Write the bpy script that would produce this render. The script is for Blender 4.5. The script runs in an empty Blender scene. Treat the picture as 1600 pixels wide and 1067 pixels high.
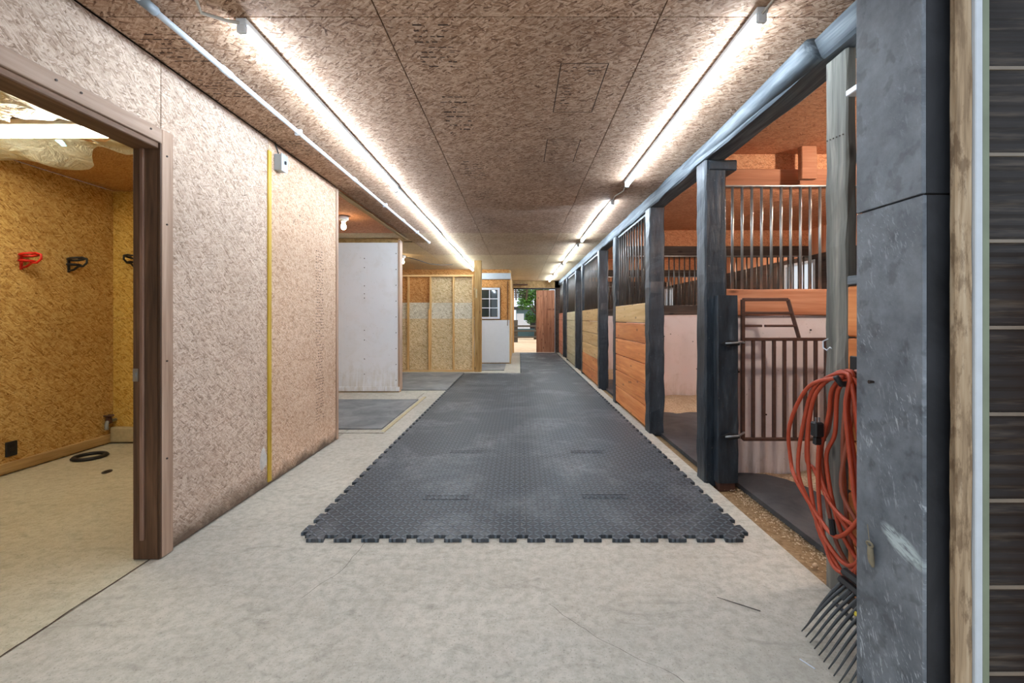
import bpy, bmesh, math, random
from mathutils import Vector, Matrix, noise
R = random.Random(7)
SC = bpy.context.scene
COL = SC.collection

# ------------------------------------------------------------------ camera, sky, sun, exposure
cam_data = bpy.data.cameras.new('camera')
cam = bpy.data.objects.new('camera', cam_data); COL.objects.link(cam)
cam.location = (0, 0, 1.22); cam.rotation_euler = (math.pi / 2, 0, 0)
cam_data.sensor_fit = 'HORIZONTAL'; cam_data.sensor_width = 36.0
cam_data.lens = 36.0 * 700 / 1600
cam_data.shift_x = -12 / 1600.0
cam_data.shift_y = -36.5 / 1600.0
cam_data.clip_start = 0.05; cam_data.clip_end = 300
SC.camera = cam

world = bpy.data.worlds.new('world'); SC.world = world; world.use_nodes = True
wn = world.node_tree.nodes; wl = world.node_tree.links
bg = wn['Background']
bg.inputs['Color'].default_value = (0.80, 0.88, 1.0, 1)
bg.inputs['Strength'].default_value = 1.25

sun_d = bpy.data.lights.new('sun', 'SUN'); sun_d.energy = 2.0; sun_d.angle = math.radians(2)
sun_d.color = (1.0, 0.93, 0.82)
sun = bpy.data.objects.new('sun', sun_d); COL.objects.link(sun)
sun.location = (20, 25, 30)
sun.rotation_euler = Vector((-0.75, 0.12, -1.0)).to_track_quat('-Z', 'Y').to_euler()

vs = SC.view_settings
vs.view_transform = 'Standard'; vs.look = 'None'; vs.gamma = 1.0; vs.use_curve_mapping = False
vs.exposure = 0.25
TUBE = 72.0          # emission of the ceiling tubes
H = 2.53             # ceiling height

# ------------------------------------------------------------------ material helpers
def srgb(r, g, b):
    def f(c):
        c /= 255.0
        return c / 12.92 if c <= 0.04045 else ((c + 0.055) / 1.055) ** 2.4
    return (f(r), f(g), f(b), 1.0)

class NT:
    def __init__(s, tree): s.t = tree; s.n = tree.nodes; s.l = tree.links
    def node(s, kind, **kw):
        nd = s.n.new(kind)
        for k, v in kw.items(): setattr(nd, k, v)
        return nd
    def put(s, sock, v):
        if hasattr(v, 'bl_idname') or hasattr(v, 'is_linked'): s.l.new(v, sock)
        else: sock.default_value = v
    def math(s, op, a, b=None, c=None, clamp=False):
        nd = s.node('ShaderNodeMath', operation=op, use_clamp=clamp)
        s.put(nd.inputs[0], a)
        if b is not None: s.put(nd.inputs[1], b)
        if c is not None: s.put(nd.inputs[2], c)
        return nd.outputs[0]
    def vmath(s, op, a, b=None):
        nd = s.node('ShaderNodeVectorMath', operation=op)
        s.put(nd.inputs[0], a)
        if b is not None: s.put(nd.inputs[1], b)
        return nd.outputs[0]
    def mapping(s, v, loc=(0, 0, 0), rot=(0, 0, 0), scale=(1, 1, 1)):
        nd = s.node('ShaderNodeMapping')
        s.put(nd.inputs[0], v); nd.inputs[1].default_value = loc
        nd.inputs[2].default_value = rot; nd.inputs[3].default_value = scale
        return nd.outputs[0]
    def noise(s, v, scale, detail=3, rough=0.55, dist=0.0):
        nd = s.node('ShaderNodeTexNoise')
        s.put(nd.inputs['Vector'], v); nd.inputs['Scale'].default_value = scale
        nd.inputs['Detail'].default_value = detail; nd.inputs['Roughness'].default_value = rough
        nd.inputs['Distortion'].default_value = dist
        return nd.outputs['Fac']
    def ramp(s, f, stops, interp='LINEAR'):
        nd = s.node('ShaderNodeValToRGB'); s.put(nd.inputs[0], f)
        cr = nd.color_ramp; cr.interpolation = interp
        while len(cr.elements) < len(stops): cr.elements.new(0.5)
        for e, (p, c) in zip(cr.elements, stops):
            e.position = p; e.color = c if len(c) == 4 else (*c, 1)
        return nd.outputs[0]
    def band(s, f, lo, hi):
        nd = s.node('ShaderNodeMapRange', clamp=True); s.put(nd.inputs[0], f)
        nd.inputs[1].default_value = lo; nd.inputs[2].default_value = hi
        return nd.outputs[0]
    def mix(s, f, a, b, blend='MIX'):
        nd = s.node('ShaderNodeMix', data_type='RGBA', blend_type=blend)
        s.put(nd.inputs[0], f); s.put(nd.inputs[6], a); s.put(nd.inputs[7], b)
        return nd.outputs[2]
    def bump(s, h, strength=0.3, dist=0.01):
        nd = s.node('ShaderNodeBump'); s.put(nd.inputs['Height'], h)
        nd.inputs['Strength'].default_value = strength; nd.inputs['Distance'].default_value = dist
        return nd.outputs[0]
    def pos(s, rnd=0.0):
        g = s.node('ShaderNodeNewGeometry').outputs['Position']
        if rnd:
            r = s.node('ShaderNodeObjectInfo').outputs['Random']
            k = s.math('MULTIPLY', r, rnd)
            c = s.node('ShaderNodeCombineXYZ')
            for i in range(3): s.l.new(k, c.inputs[i])
            g = s.vmath('ADD', g, c.outputs[0])
        return g

def new_mat(name, rough=0.8, metal=0.0, spec=0.3):
    m = bpy.data.materials.new(name); m.use_nodes = True
    nt = NT(m.node_tree); b = m.node_tree.nodes['Principled BSDF']
    b.inputs['Roughness'].default_value = rough; b.inputs['Metallic'].default_value = metal
    b.inputs['Specular IOR Level'].default_value = spec
    return m, nt, b

# ---- oriented strand board: flakes lying at four angles over one another
def make_osb_group():
    g = bpy.data.node_groups.new('strand_board', 'ShaderNodeTree')
    g.interface.new_socket('Vector', in_out='INPUT', socket_type='NodeSocketVector')
    g.interface.new_socket('Value', in_out='OUTPUT', socket_type='NodeSocketFloat')
    nt = NT(g); gi = nt.node('NodeGroupInput'); go = nt.node('NodeGroupOutput')
    v = gi.outputs[0]
    wob = nt.node('ShaderNodeTexNoise'); nt.l.new(v, wob.inputs['Vector']); wob.inputs['Scale'].default_value = 14
    wob.inputs['Detail'].default_value = 1
    off = nt.vmath('MULTIPLY', nt.vmath('SUBTRACT', wob.outputs['Color'], (0.5, 0.5, 0.5)), (0.014, 0.014, 0))
    v2 = nt.vmath('ADD', v, off)
    cur = None
    for i, (ang, sx, sy, thr) in enumerate([(0.2, 17, 72, 0), (1.25, 20, 88, .45), (2.2, 19, 95, .5), (2.95, 24, 110, .5), (0.7, 26, 125, .58)]):
        mp = nt.mapping(v2, loc=(i * 3.7, i * 1.9, 0), rot=(0, 0, ang))
        mp = nt.vmath('MULTIPLY', mp, (sx, sy, 1))
        vo = nt.node('ShaderNodeTexVoronoi', voronoi_dimensions='2D'); nt.l.new(mp, vo.inputs['Vector'])
        vo.inputs['Scale'].default_value = 1.0; vo.inputs['Randomness'].default_value = 1.0
        sep = nt.node('ShaderNodeSeparateColor'); nt.l.new(vo.outputs['Color'], sep.inputs[0])
        gr = nt.noise(nt.vmath('MULTIPLY', mp, (0.5, 5.0, 1)), 1.0, 2)
        val = nt.math('ADD', nt.math('MULTIPLY', sep.outputs[0], 0.75), nt.math('MULTIPLY', gr, 0.28))
        val = nt.math('SUBTRACT', val, nt.math('MULTIPLY', nt.band(vo.outputs['Distance'], .45, .8), .22))
        if cur is None: cur = val
        else:
            mk = nt.math('GREATER_THAN', sep.outputs[1], thr)
            mx = nt.node('ShaderNodeMix', data_type='FLOAT')
            nt.l.new(mk, mx.inputs[0]); nt.l.new(cur, mx.inputs[2]); nt.l.new(val, mx.inputs[3]); cur = mx.outputs[0]
    nt.l.new(cur, go.inputs[0])
    return g
OSB = make_osb_group()

def plane_vec(nt, plane, rnd):
    p = nt.pos(rnd); sp = nt.node('ShaderNodeSeparateXYZ'); nt.l.new(p, sp.inputs[0])
    sp0 = nt.node('ShaderNodeSeparateXYZ'); nt.l.new(nt.pos(), sp0.inputs[0])
    cb = nt.node('ShaderNodeCombineXYZ')
    a, b = {'x': (1, 2), 'y': (0, 2), 'z': (0, 1)}[plane]
    nt.l.new(sp.outputs[a], cb.inputs[0]); nt.l.new(sp.outputs[b], cb.inputs[1])
    return cb.outputs[0], sp0

def osb_mat(name, plane, dark, mid, light, rough=0.8, rnd=30.0, dirt=None, size=1.0, spots=0.12):
    m, nt, b = new_mat(name, rough)
    v, sp = plane_vec(nt, plane, rnd)
    gr = nt.node('ShaderNodeGroup'); gr.node_tree = OSB
    nt.l.new(nt.vmath('MULTIPLY', v, (size * 1.35, size * 1.35, 1)), gr.inputs[0])
    val = gr.outputs[0]
    c = nt.ramp(val, [(0.0, dark), (0.30, mid), (0.92, light)])
    k1 = nt.noise(nt.mapping(v, scale=(28, 150, 1)), 1.0, 2, .5, .8); k2 = nt.noise(nt.mapping(v, loc=(3, 5, 0), scale=(140, 34, 1)), 1.0, 2, .5, .8)
    kk = nt.math('MAXIMUM', nt.band(k1, .64, .70), nt.band(k2, .65, .71))
    c = nt.mix(nt.math('MULTIPLY', kk, .55), c, tuple(x * .45 for x in dark[:3]) + (1,))
    big = nt.noise(v, 1.3, 3)
    c = nt.mix(nt.math('MULTIPLY', nt.band(big, .45, .75), .3), c, dark)
    sn = nt.noise(nt.vmath('MULTIPLY', v, (30, 55, 1)), 1.0, 2, .6)
    c = nt.mix(nt.math('MULTIPLY', nt.band(sn, .66, .74), min(1.0, spots * 5), clamp=True), c, tuple(x * .35 for x in dark[:3]) + (1,))
    if dirt:                                             # stained, chewed foot of the board
        ragged = nt.math('ADD', sp.outputs[2], nt.math('MULTIPLY', nt.noise(v, 9, 3), -0.16))
        c = nt.mix(nt.math('MULTIPLY', nt.band(ragged, dirt, -0.06), .95), c, srgb(92, 76, 62))
    nt.l.new(c, b.inputs['Base Color'])
    nt.l.new(nt.bump(val, .45, .004), b.inputs['Normal'])
    return m

def wood_mat(name, axis, dark, mid, light, rough=0.65, spec=0.3, knots=True, fine=1.0, rnd=20.0):
    m, nt, b = new_mat(name, rough, spec=spec)
    p = nt.pos(rnd)
    sc = [14, 14, 14]; sc['xyz'.index(axis)] = 0.9
    q = nt.vmath('MULTIPLY', p, tuple(s * fine for s in sc))
    n1 = nt.noise(q, 1.0, 4, .6, .6)
    q2 = nt.vmath('MULTIPLY', p, tuple(s * fine * 5 for s in sc))
    n2 = nt.noise(q2, 1.0, 2, .5)
    val = nt.math('ADD', nt.math('MULTIPLY', n1, .75), nt.math('MULTIPLY', n2, .25))
    c = nt.ramp(val, [(0.3, dark), (0.5, mid), (0.68, light)])
    r = nt.node('ShaderNodeObjectInfo').outputs['Random']
    hs = nt.node('ShaderNodeHueSaturation'); nt.l.new(c, hs.inputs['Color'])
    nt.l.new(nt.math('ADD', nt.math('MULTIPLY', r, .3), .85), hs.inputs['Value']); c = hs.outputs[0]
    if knots:
        ks = [9, 9, 9]; ks['xyz'.index(axis)] = 3.2
        vo = nt.node('ShaderNodeTexVoronoi'); nt.l.new(nt.vmath('MULTIPLY', p, tuple(ks)), vo.inputs['Vector'])
        vo.inputs['Scale'].default_value = 1
        c = nt.mix(nt.math('MULTIPLY', nt.band(vo.outputs['Distance'], .17, .07), .75), c, tuple(x * .35 for x in dark[:3]) + (1,))
    nt.l.new(c, b.inputs['Base Color'])
    nt.l.new(nt.bump(val, .35, .004), b.inputs['Normal'])
    return m

def plain_mat(name, col, rough=0.6, metal=0.0, spec=0.4, var=0.12, scale=12, bump=0.1):
    m, nt, b = new_mat(name, rough, metal, spec)
    n = nt.noise(nt.pos(5), scale, 4)
    c = nt.mix(n, tuple(x * (1 - var * 2) for x in col[:3]) + (1,), tuple(min(1, x * (1 + var)) for x in col[:3]) + (1,))
    nt.l.new(c, b.inputs['Base Color'])
    if bump: nt.l.new(nt.bump(n, bump, .004), b.inputs['Normal'])
    return m

def black_timber(name):
    m, nt, b = new_mat(name, .42, spec=.5)
    p = nt.pos(10)
    n = nt.noise(nt.vmath('MULTIPLY', p, (18, 18, 3)), 1, 5, .65)
    c = nt.ramp(n, [(.3, srgb(20, 26, 32)), (.6, srgb(44, 52, 60)), (.8, srgb(84, 92, 98))])
    n2 = nt.noise(p, 60, 2)
    c = nt.mix(nt.math('MULTIPLY', nt.band(n2, .70, .76), .6), c, srgb(120, 116, 108))
    nt.l.new(c, b.inputs['Base Color'])
    nt.l.new(nt.bump(n, .6, .012), b.inputs['Normal'])
    return m

def concrete_mat(name, a, bb, stain):
    m, nt, b = new_mat(name, .78, spec=.25)
    p = nt.pos()
    n1 = nt.noise(p, 1.1, 5, .6, .4); n2 = nt.noise(p, 22, 8, .75); n3 = nt.noise(p, 120, 2)
    c = nt.mix(nt.band(n1, .3, .7), a, bb)
    c = nt.mix(nt.math('MULTIPLY', nt.band(n2, .42, .72), .7), c, stain)
    sw = nt.noise(nt.vmath('MULTIPLY', p, (2.2, 5, 1)), 1.5, 8, .72, 1.5)
    c = nt.mix(nt.math('MULTIPLY', nt.band(sw, .54, .70), .38), c, tuple(x * .6 for x in stain[:3]) + (1,))
    vo = nt.node('ShaderNodeTexVoronoi', feature='DISTANCE_TO_EDGE')
    nt.l.new(nt.vmath('ADD', nt.vmath('MULTIPLY', p, (.8, .8, .8)), nt.vmath('MULTIPLY', nt.node('ShaderNodeTexNoise').outputs['Color'], (.5, .5, .5))), vo.inputs['Vector'])
    vo.inputs['Scale'].default_value = 1.0
    c = nt.mix(nt.math('MULTIPLY', nt.band(n3, .60, .70), .5), c, srgb(110, 106, 96))
    nt.l.new(c, b.inputs['Base Color'])
    h = nt.math('ADD', n2, nt.math('MULTIPLY', n3, .3))
    nt.l.new(nt.bump(h, .3, .006), b.inputs['Normal'])
    return m

def tread_mat(name, dust=.25):
    m, nt, b = new_mat(name, .5, spec=.5)
    p = nt.pos()
    sp = nt.node('ShaderNodeSeparateXYZ'); nt.l.new(p, sp.inputs[0])
    u = nt.math('MULTIPLY', sp.outputs[0], 26.0); v = nt.math('MULTIPLY', sp.outputs[1], 26.0)
    fu = nt.math('SUBTRACT', nt.math('FRACT', u), .5); fv = nt.math('SUBTRACT', nt.math('FRACT', v), .5)
    par = nt.math('FLOORED_MODULO', nt.math('ADD', nt.math('FLOOR', u), nt.math('FLOOR', v)), 2.0)
    sg = nt.math('SUBTRACT', 1.0, nt.math('MULTIPLY', par, 2.0))
    d = nt.math('ABSOLUTE', nt.math('ADD', fu, nt.math('MULTIPLY', sg, fv)))
    d2 = nt.math('ABSOLUTE', nt.math('SUBTRACT', fu, nt.math('MULTIPLY', sg, fv)))
    rib = nt.math('MULTIPLY', nt.band(d, .26, .14), nt.band(d2, .78, .62))
    n = nt.noise(p, 1.6, 5, .65, .5); n2 = nt.noise(p, 22, 4, .7)
    c = nt.mix(rib, srgb(46, 52, 58), srgb(88, 98, 106))
    dm = nt.math('MULTIPLY', nt.band(n, .48, .78), nt.band(n2, .3, .7))
    c = nt.mix(nt.math('MULTIPLY', dm, dust * 3, clamp=True), c, srgb(160, 164, 166))
    nt.l.new(c, b.inputs['Base Color'])
    nt.l.new(nt.bump(rib, 1.0, .008), b.inputs['Normal'])
    return m

def smooth_rubber(name, a=srgb(96, 98, 100), bb=srgb(142, 143, 142)):
    m, nt, b = new_mat(name, .6, spec=.35)
    p = nt.pos()
    n = nt.noise(p, 2.5, 6, .7, .6)
    c = nt.mix(nt.band(n, .35, .7), a, bb)
    nt.l.new(c, b.inputs['Base Color']); nt.l.new(nt.bump(n, .3, .01), b.inputs['Normal'])
    return m

def column_rubber():
    m, nt, b = new_mat('scuffed_rubber', .48, spec=.5)
    p = nt.pos(); sp = nt.node('ShaderNodeSeparateXYZ'); nt.l.new(p, sp.inputs[0])
    n = nt.noise(p, 6, 5, .7)
    c = nt.mix(nt.band(n, .3, .72), srgb(74, 81, 88), srgb(122, 129, 136))  # black rubber greyed: the sheen of reflected sky is put into the colour
    # fine scratches: thin, mostly upright
    s1 = nt.noise(nt.vmath('MULTIPLY', nt.mapping(p, rot=(.25, 0, 0)), (25, 95, 20)), 1, 3, .6)
    s2 = nt.noise(nt.vmath('MULTIPLY', nt.mapping(p, rot=(-.9, 0, 0)), (25, 24, 110)), 1.6, 2, .6)
    where = nt.band(nt.noise(p, 5, 2), .40, .62)
    low = nt.band(sp.outputs[2], 1.7, .9)
    sc = nt.math('MULTIPLY', nt.math('MAXIMUM', nt.band(s1, .60, .66), nt.band(s2, .62, .67)), nt.math('MULTIPLY', where, nt.math('ADD', nt.math('MULTIPLY', low, .75), .2)))
    c = nt.mix(sc, c, srgb(168, 176, 182))
    # one large scrape, at the height of a wheelbarrow
    q = nt.vmath('SUBTRACT', p, (1.10, 1.288, .565))
    q = nt.vmath('MULTIPLY', nt.mapping(q, rot=(-.40, 0, 0)), (1, 12.5, 32))
    L = nt.node('ShaderNodeVectorMath', operation='LENGTH'); nt.l.new(nt.vmath('MULTIPLY', q, (0, 1, 1)), L.inputs[0])
    st = nt.noise(nt.vmath('MULTIPLY', nt.mapping(p, rot=(-.40, 0, 0)), (8, 22, 150)), 1, 3, .6)
    scr = nt.math('MULTIPLY', nt.band(L.outputs[1] if len(L.outputs) > 1 else L.outputs[0], 1.1, .7), nt.band(st, .36, .52))
    c = nt.mix(scr, c, srgb(172, 186, 188))
    # dark smudges
    c = nt.mix(nt.math('MULTIPLY', nt.band(nt.noise(p, 17, 3), .58, .66), .35), c, srgb(30, 32, 36))
    nt.l.new(c, b.inputs['Base Color']); nt.l.new(nt.bump(n, .2, .004), b.inputs['Normal'])
    return m

def stained_white(name, base, stain, low=0.35):
    m, nt, b = new_mat(name, .55, spec=.35)
    p = nt.pos(); sp = nt.node('ShaderNodeSeparateXYZ'); nt.l.new(p, sp.inputs[0])
    n = nt.noise(p, 5, 5, .65, .5)
    drip = nt.noise(nt.vmath('MULTIPLY', p, (22, 22, 2)), 1, 4, .7)
    f = nt.math('ADD', sp.outputs[2], nt.math('MULTIPLY', n, -.7))
    k = nt.math('MULTIPLY', nt.band(f, low, -.45), nt.band(drip, .35, .65))
    c = nt.mix(nt.math('MULTIPLY', nt.band(n, .5, .8), .25), base, stain)
    c = nt.mix(k, c, stain)
    c = nt.mix(nt.math('MULTIPLY', nt.band(nt.noise(p, 45, 3), .68, .75), .6), c, tuple(x * .5 for x in stain[:3]) + (1,))
    nt.l.new(c, b.inputs['Base Color']); nt.l.new(nt.bump(n, .15, .005), b.inputs['Normal'])
    return m

def emit_mat(name, col, strength):
    m = bpy.data.materials.new(name); m.use_nodes = True
    b = m.node_tree.nodes['Principled BSDF']
    b.inputs['Base Color'].default_value = (.9, .9, .9, 1)
    b.inputs['Emission Color'].default_value = col; b.inputs['Emission Strength'].default_value = strength
    return m

def grain_mat(name, a, bb, scale=70, rough=.95):
    m, nt, b = new_mat(name, rough, spec=.1)
    p = nt.pos()
    vo = nt.node('ShaderNodeTexVoronoi'); nt.l.new(p, vo.inputs['Vector']); vo.inputs['Scale'].default_value = scale
    sep = nt.node('ShaderNodeSeparateColor'); nt.l.new(vo.outputs['Color'], sep.inputs[0])
    n = nt.noise(p, 4, 4)
    c = nt.mix(nt.math('ADD', nt.math('MULTIPLY', sep.outputs[0], .6), nt.math('MULTIPLY', n, .5)), a, bb)
    nt.l.new(c, b.inputs['Base Color']); nt.l.new(nt.bump(sep.outputs[0], .6, .008), b.inputs['Normal'])
    return m

M = {}
M['osb_wall'] = osb_mat('strand_board_pale', 'x', srgb(128, 106, 90), srgb(180, 157, 139), srgb(214, 196, 180), dirt=.075, spots=.05)
M['osb_wall_warm'] = osb_mat('strand_board_warm', 'x', srgb(138, 106, 82), srgb(194, 161, 134), srgb(220, 195, 173), dirt=.03, spots=.05)
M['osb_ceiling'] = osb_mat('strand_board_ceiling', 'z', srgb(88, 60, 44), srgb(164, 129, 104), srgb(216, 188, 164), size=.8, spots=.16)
M['osb_ceiling_far_lit'] = osb_mat('strand_board_ceiling_far_lit', 'z', srgb(178, 150, 112), srgb(214, 190, 150), srgb(232, 214, 180))  # ceiling board lightened in colour, standing in for brighter light at the far end
M['osb_ceiling_mid_lit'] = osb_mat('strand_board_ceiling_mid_lit', 'z', srgb(116, 88, 62), srgb(186, 156, 124), srgb(222, 198, 168), size=.9)  # in-between copy, part of the same brightening painted into the ceiling
M['osb_ceiling_stall'] = osb_mat('strand_board_stall_ceiling', 'z', srgb(166, 100, 68), srgb(216, 150, 110), srgb(234, 180, 142))
M['osb_partition'] = osb_mat('strand_board_partition', 'y', srgb(170, 106, 70), srgb(216, 150, 106), srgb(234, 180, 138))
M['osb_gold_x'] = osb_mat('strand_board_gold', 'x', srgb(132, 92, 42), srgb(188, 146, 80), srgb(220, 188, 124), spots=.1, size=.75)
M['osb_gold_y'] = osb_mat('strand_board_gold_end', 'y', srgb(140, 100, 34), srgb(200, 158, 72), srgb(222, 190, 108), spots=.12, size=.75)
M['osb_gold_z'] = osb_mat('strand_board_gold_ceiling', 'z', srgb(146, 100, 56), srgb(184, 140, 88), srgb(206, 170, 120))
M['osb_stud'] = osb_mat('strand_board_stud_low', 'y', srgb(146, 116, 74), srgb(206, 180, 134), srgb(236, 218, 182), size=.6, spots=.2)
M['osb_stud_pale'] = osb_mat('strand_board_stud_mid', 'y', srgb(150, 138, 112), srgb(206, 196, 174), srgb(234, 228, 212), size=.6, spots=.2)
M['osb_orange'] = osb_mat('strand_board_orange', 'y', srgb(126, 76, 32), srgb(190, 130, 70), srgb(224, 172, 110), size=.6, spots=.2)
M['concrete'] = concrete_mat('concrete', srgb(174, 169, 157), srgb(198, 193, 180), srgb(136, 130, 117))
M['concrete_room_warm_lit'] = concrete_mat('concrete_room_warm_lit', srgb(186, 178, 156), srgb(200, 194, 174), srgb(152, 144, 120))  # concrete yellowed, so the room's warm lighting is painted into the colour
M['tread'] = tread_mat('tread_rubber')
M['tread_dusty'] = tread_mat('tread_rubber_dusty', .5)
M['rubber'] = smooth_rubber('worn_rubber')
M['rubber_dark'] = smooth_rubber('stall_rubber', srgb(50, 52, 56), srgb(84, 84, 86))
M['column'] = column_rubber()
M['black_timber'] = black_timber('black_timber')
M['grey_beam'] = wood_mat('weathered_blue_grey', 'y', srgb(44, 50, 56), srgb(84, 92, 98), srgb(128, 134, 138), knots=False)
M['grey_post'] = wood_mat('weathered_grey_post', 'z', srgb(70, 70, 66), srgb(108, 107, 100), srgb(144, 140, 130), rough=.8)
M['plank_orange'] = wood_mat('orange_plank', 'y', srgb(176, 96, 46), srgb(210, 130, 72), srgb(226, 156, 98), rough=.5, fine=.8)
M['plank_tan'] = wood_mat('tan_plank', 'y', srgb(178, 132, 80), srgb(206, 166, 110), srgb(222, 188, 138), rough=.5, fine=.8)
M['plank_pale'] = wood_mat('pale_plank', 'y', srgb(184, 172, 134), srgb(206, 196, 160), srgb(220, 212, 184), rough=.5, fine=.8)
M['plank_pink'] = wood_mat('pink_plank', 'y', srgb(186, 120, 96), srgb(210, 146, 122), srgb(224, 168, 146), rough=.5, fine=.8)
M['plank_x'] = wood_mat('rust_plank', 'x', srgb(150, 92, 62), srgb(184, 122, 88), srgb(206, 150, 116), fine=.8)
M['plank_dark_x'] = wood_mat('dark_rail', 'x', srgb(46, 38, 34), srgb(70, 60, 54), srgb(96, 84, 76))
M['door_wood'] = wood_mat('red_brown_door', 'z', srgb(112, 72, 52), srgb(160, 112, 86), srgb(184, 140, 112))
M['dark_wall'] = wood_mat('dark_stable_wall', 'y', srgb(50, 42, 37), srgb(74, 62, 55), srgb(90, 74, 64))
M['stud'] = wood_mat('pine_stud', 'z', srgb(186, 140, 84), srgb(214, 170, 110), srgb(230, 194, 140), knots=False)
M['stud_x'] = wood_mat('pine_plate', 'x', srgb(186, 146, 94), srgb(214, 176, 122), srgb(230, 200, 152), knots=False)
M['pine_post'] = wood_mat('brown_pine_post', 'z', srgb(128, 96, 52), srgb(166, 130, 78), srgb(194, 160, 106))
M['jamb'] = wood_mat('dark_brown_jamb', 'z', srgb(50, 36, 24), srgb(80, 58, 42), srgb(110, 82, 60), knots=False)
M['jamb_y'] = wood_mat('dark_brown_head', 'y', srgb(72, 52, 38), srgb(108, 82, 64), srgb(140, 110, 88), knots=False)
M['door_stop'] = wood_mat('brown_stop', 'z', srgb(84, 62, 50), srgb(124, 96, 80), srgb(150, 122, 104), knots=False)
M['casing'] = wood_mat('faded_casing', 'z', srgb(136, 110, 90), srgb(170, 142, 122), srgb(190, 164, 144), knots=False)
M['casing_y'] = wood_mat('faded_head_casing', 'y', srgb(134, 110, 92), srgb(168, 142, 124), srgb(190, 166, 148), knots=False)
M['board_tan'] = wood_mat('tan_baseboard', 'y', srgb(140, 112, 70), srgb(176, 146, 98), srgb(198, 168, 120), knots=False)
M['weathered_board'] = wood_mat('peeling_board', 'z', srgb(84, 66, 48), srgb(158, 136, 108), srgb(186, 168, 142), rough=.85, fine=1.6)
M['white_board'] = stained_white('white_painted_board', srgb(240, 243, 247), srgb(204, 198, 184), .12)
M['kick'] = stained_white('pink_white_kickboard', srgb(232, 219, 216), srgb(184, 160, 138), .0)
M['white_far'] = plain_mat('white_far_board', srgb(222, 226, 232), .5, var=.03)
M['white_trim'] = plain_mat('white_trim', srgb(190, 198, 204), .45, var=.08, scale=20)
M['green_trim'] = plain_mat('mossy_trim', srgb(124, 134, 112), .6, var=.2, scale=9)
M['block'] = plain_mat('painted_block', srgb(186, 172, 136), .8, var=.15, scale=30)
M['yellow'] = wood_mat('yellow_strip', 'z', srgb(138, 110, 26), srgb(182, 150, 48), srgb(204, 174, 74), knots=False, rough=.5)
M['black_rubber'] = smooth_rubber('black_rubber', srgb(22, 24, 27), srgb(48, 50, 54))
M['steel'] = plain_mat('galvanised_steel', srgb(150, 154, 158), .38, .7, var=.1)
M['bar_steel'] = plain_mat('bar_steel', srgb(150, 150, 148), .35, .6, var=.15)
M['bar_dark'] = plain_mat('dark_bar_steel', srgb(92, 88, 84), .4, .6, var=.2)
M['rust'] = plain_mat('rusted_brown_steel', srgb(96, 68, 58), .55, .3, var=.25, scale=25)
M['pvc'] = plain_mat('white_pvc', srgb(210, 220, 230), .35, var=.04)
M['pvc_grey'] = plain_mat('grey_pvc', srgb(128, 138, 146), .4, var=.06)
M['white_plastic'] = plain_mat('white_plastic', srgb(214, 218, 220), .4, var=.03)
M['grey_box'] = plain_mat('grey_box_metal', srgb(158, 164, 166), .45, .3, var=.08)
M['black_plastic'] = plain_mat('black_plastic', srgb(30, 31, 33), .45, var=.15)
M['black_steel'] = plain_mat('black_steel', srgb(40, 40, 42), .5, .3, var=.2)
M['tine'] = plain_mat('fork_plastic', srgb(62, 65, 66), .45, var=.15)
M['cord'] = plain_mat('orange_cord', srgb(178, 72, 44), .45, var=.12, scale=30, bump=0)
M['cord_brown'] = plain_mat('sunbleached_cord', srgb(150, 84, 64), .5, var=.12, scale=30, bump=0)
M['cable'] = plain_mat('white_cable', srgb(196, 190, 178), .5, bump=0)
M['dark_cable'] = plain_mat('dark_cable', srgb(60, 54, 50), .5, bump=0)
M['red_plastic'] = plain_mat('red_bracket', srgb(200, 34, 22), .4, var=.1)
M['yellow_tape'] = plain_mat('yellow_label', srgb(208, 190, 60), .5, var=.1)
M['print'] = plain_mat('board_print', srgb(72, 54, 44), .9, var=.2, scale=80, bump=0)
M['rib'] = plain_mat('dark_ribbed_siding', srgb(42, 38, 36), .6, var=.4, scale=7, spec=.25)
M['joint'] = plain_mat('siding_joint', srgb(126, 116, 102), .5, var=.25, scale=9)
M['dirt'] = grain_mat('packed_dirt', srgb(112, 88, 62), srgb(158, 134, 102), 60)
M['shavings'] = grain_mat('wood_shavings', srgb(150, 124, 94), srgb(222, 202, 172), 85)
M['sand'] = grain_mat('sandy_yard', srgb(204, 172, 138), srgb(222, 196, 164), 4)
M['fence'] = plain_mat('fence_wood', srgb(92, 84, 72), .8, var=.2)
M['leaf'] = plain_mat('leaf_green', srgb(92, 138, 52), .6, var=.4, scale=2, bump=0)
M['leaf_dark'] = plain_mat('leaf_dark_green', srgb(52, 84, 52), .6, var=.4, scale=2, bump=0)
M['bark'] = plain_mat('bark', srgb(84, 68, 54), .9, var=.2)
M['shed'] = plain_mat('blue_grey_shed', srgb(96, 122, 130), .6, var=.1)
M['shed_dark'] = plain_mat('shed_inner_shade', srgb(34, 32, 32), .8)
M['roof'] = plain_mat('dark_awning', srgb(58, 56, 56), .6, var=.15)
M['screw'] = plain_mat('screw_head', srgb(58, 46, 40), .5, .4, bump=0)
M['plug_white'] = plain_mat('torn_patch', srgb(196, 192, 186), .9, var=.2, scale=40)
M['twine'] = plain_mat('twine', srgb(132, 122, 100), .9, var=.2, scale=60)
M['tube'] = emit_mat('lit_tube', (0.74, 0.87, 1.0, 1), TUBE)
M['bulb_warm'] = emit_mat('lit_bulb', (1.0, 0.74, 0.42, 1), 40)
M['fill_bulb_stall'] = emit_mat('added_stall_fill_bulb', (1.0, 0.88, 0.76, 1), 900)  # emission of the added fill lamps in the stalls
M['tube_room'] = emit_mat('lit_room_tube', (1.0, 0.93, 0.72, 1), 34)
m = M['weathered_board']; nt = NT(m.node_tree); b = m.node_tree.nodes['Principled BSDF']
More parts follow.
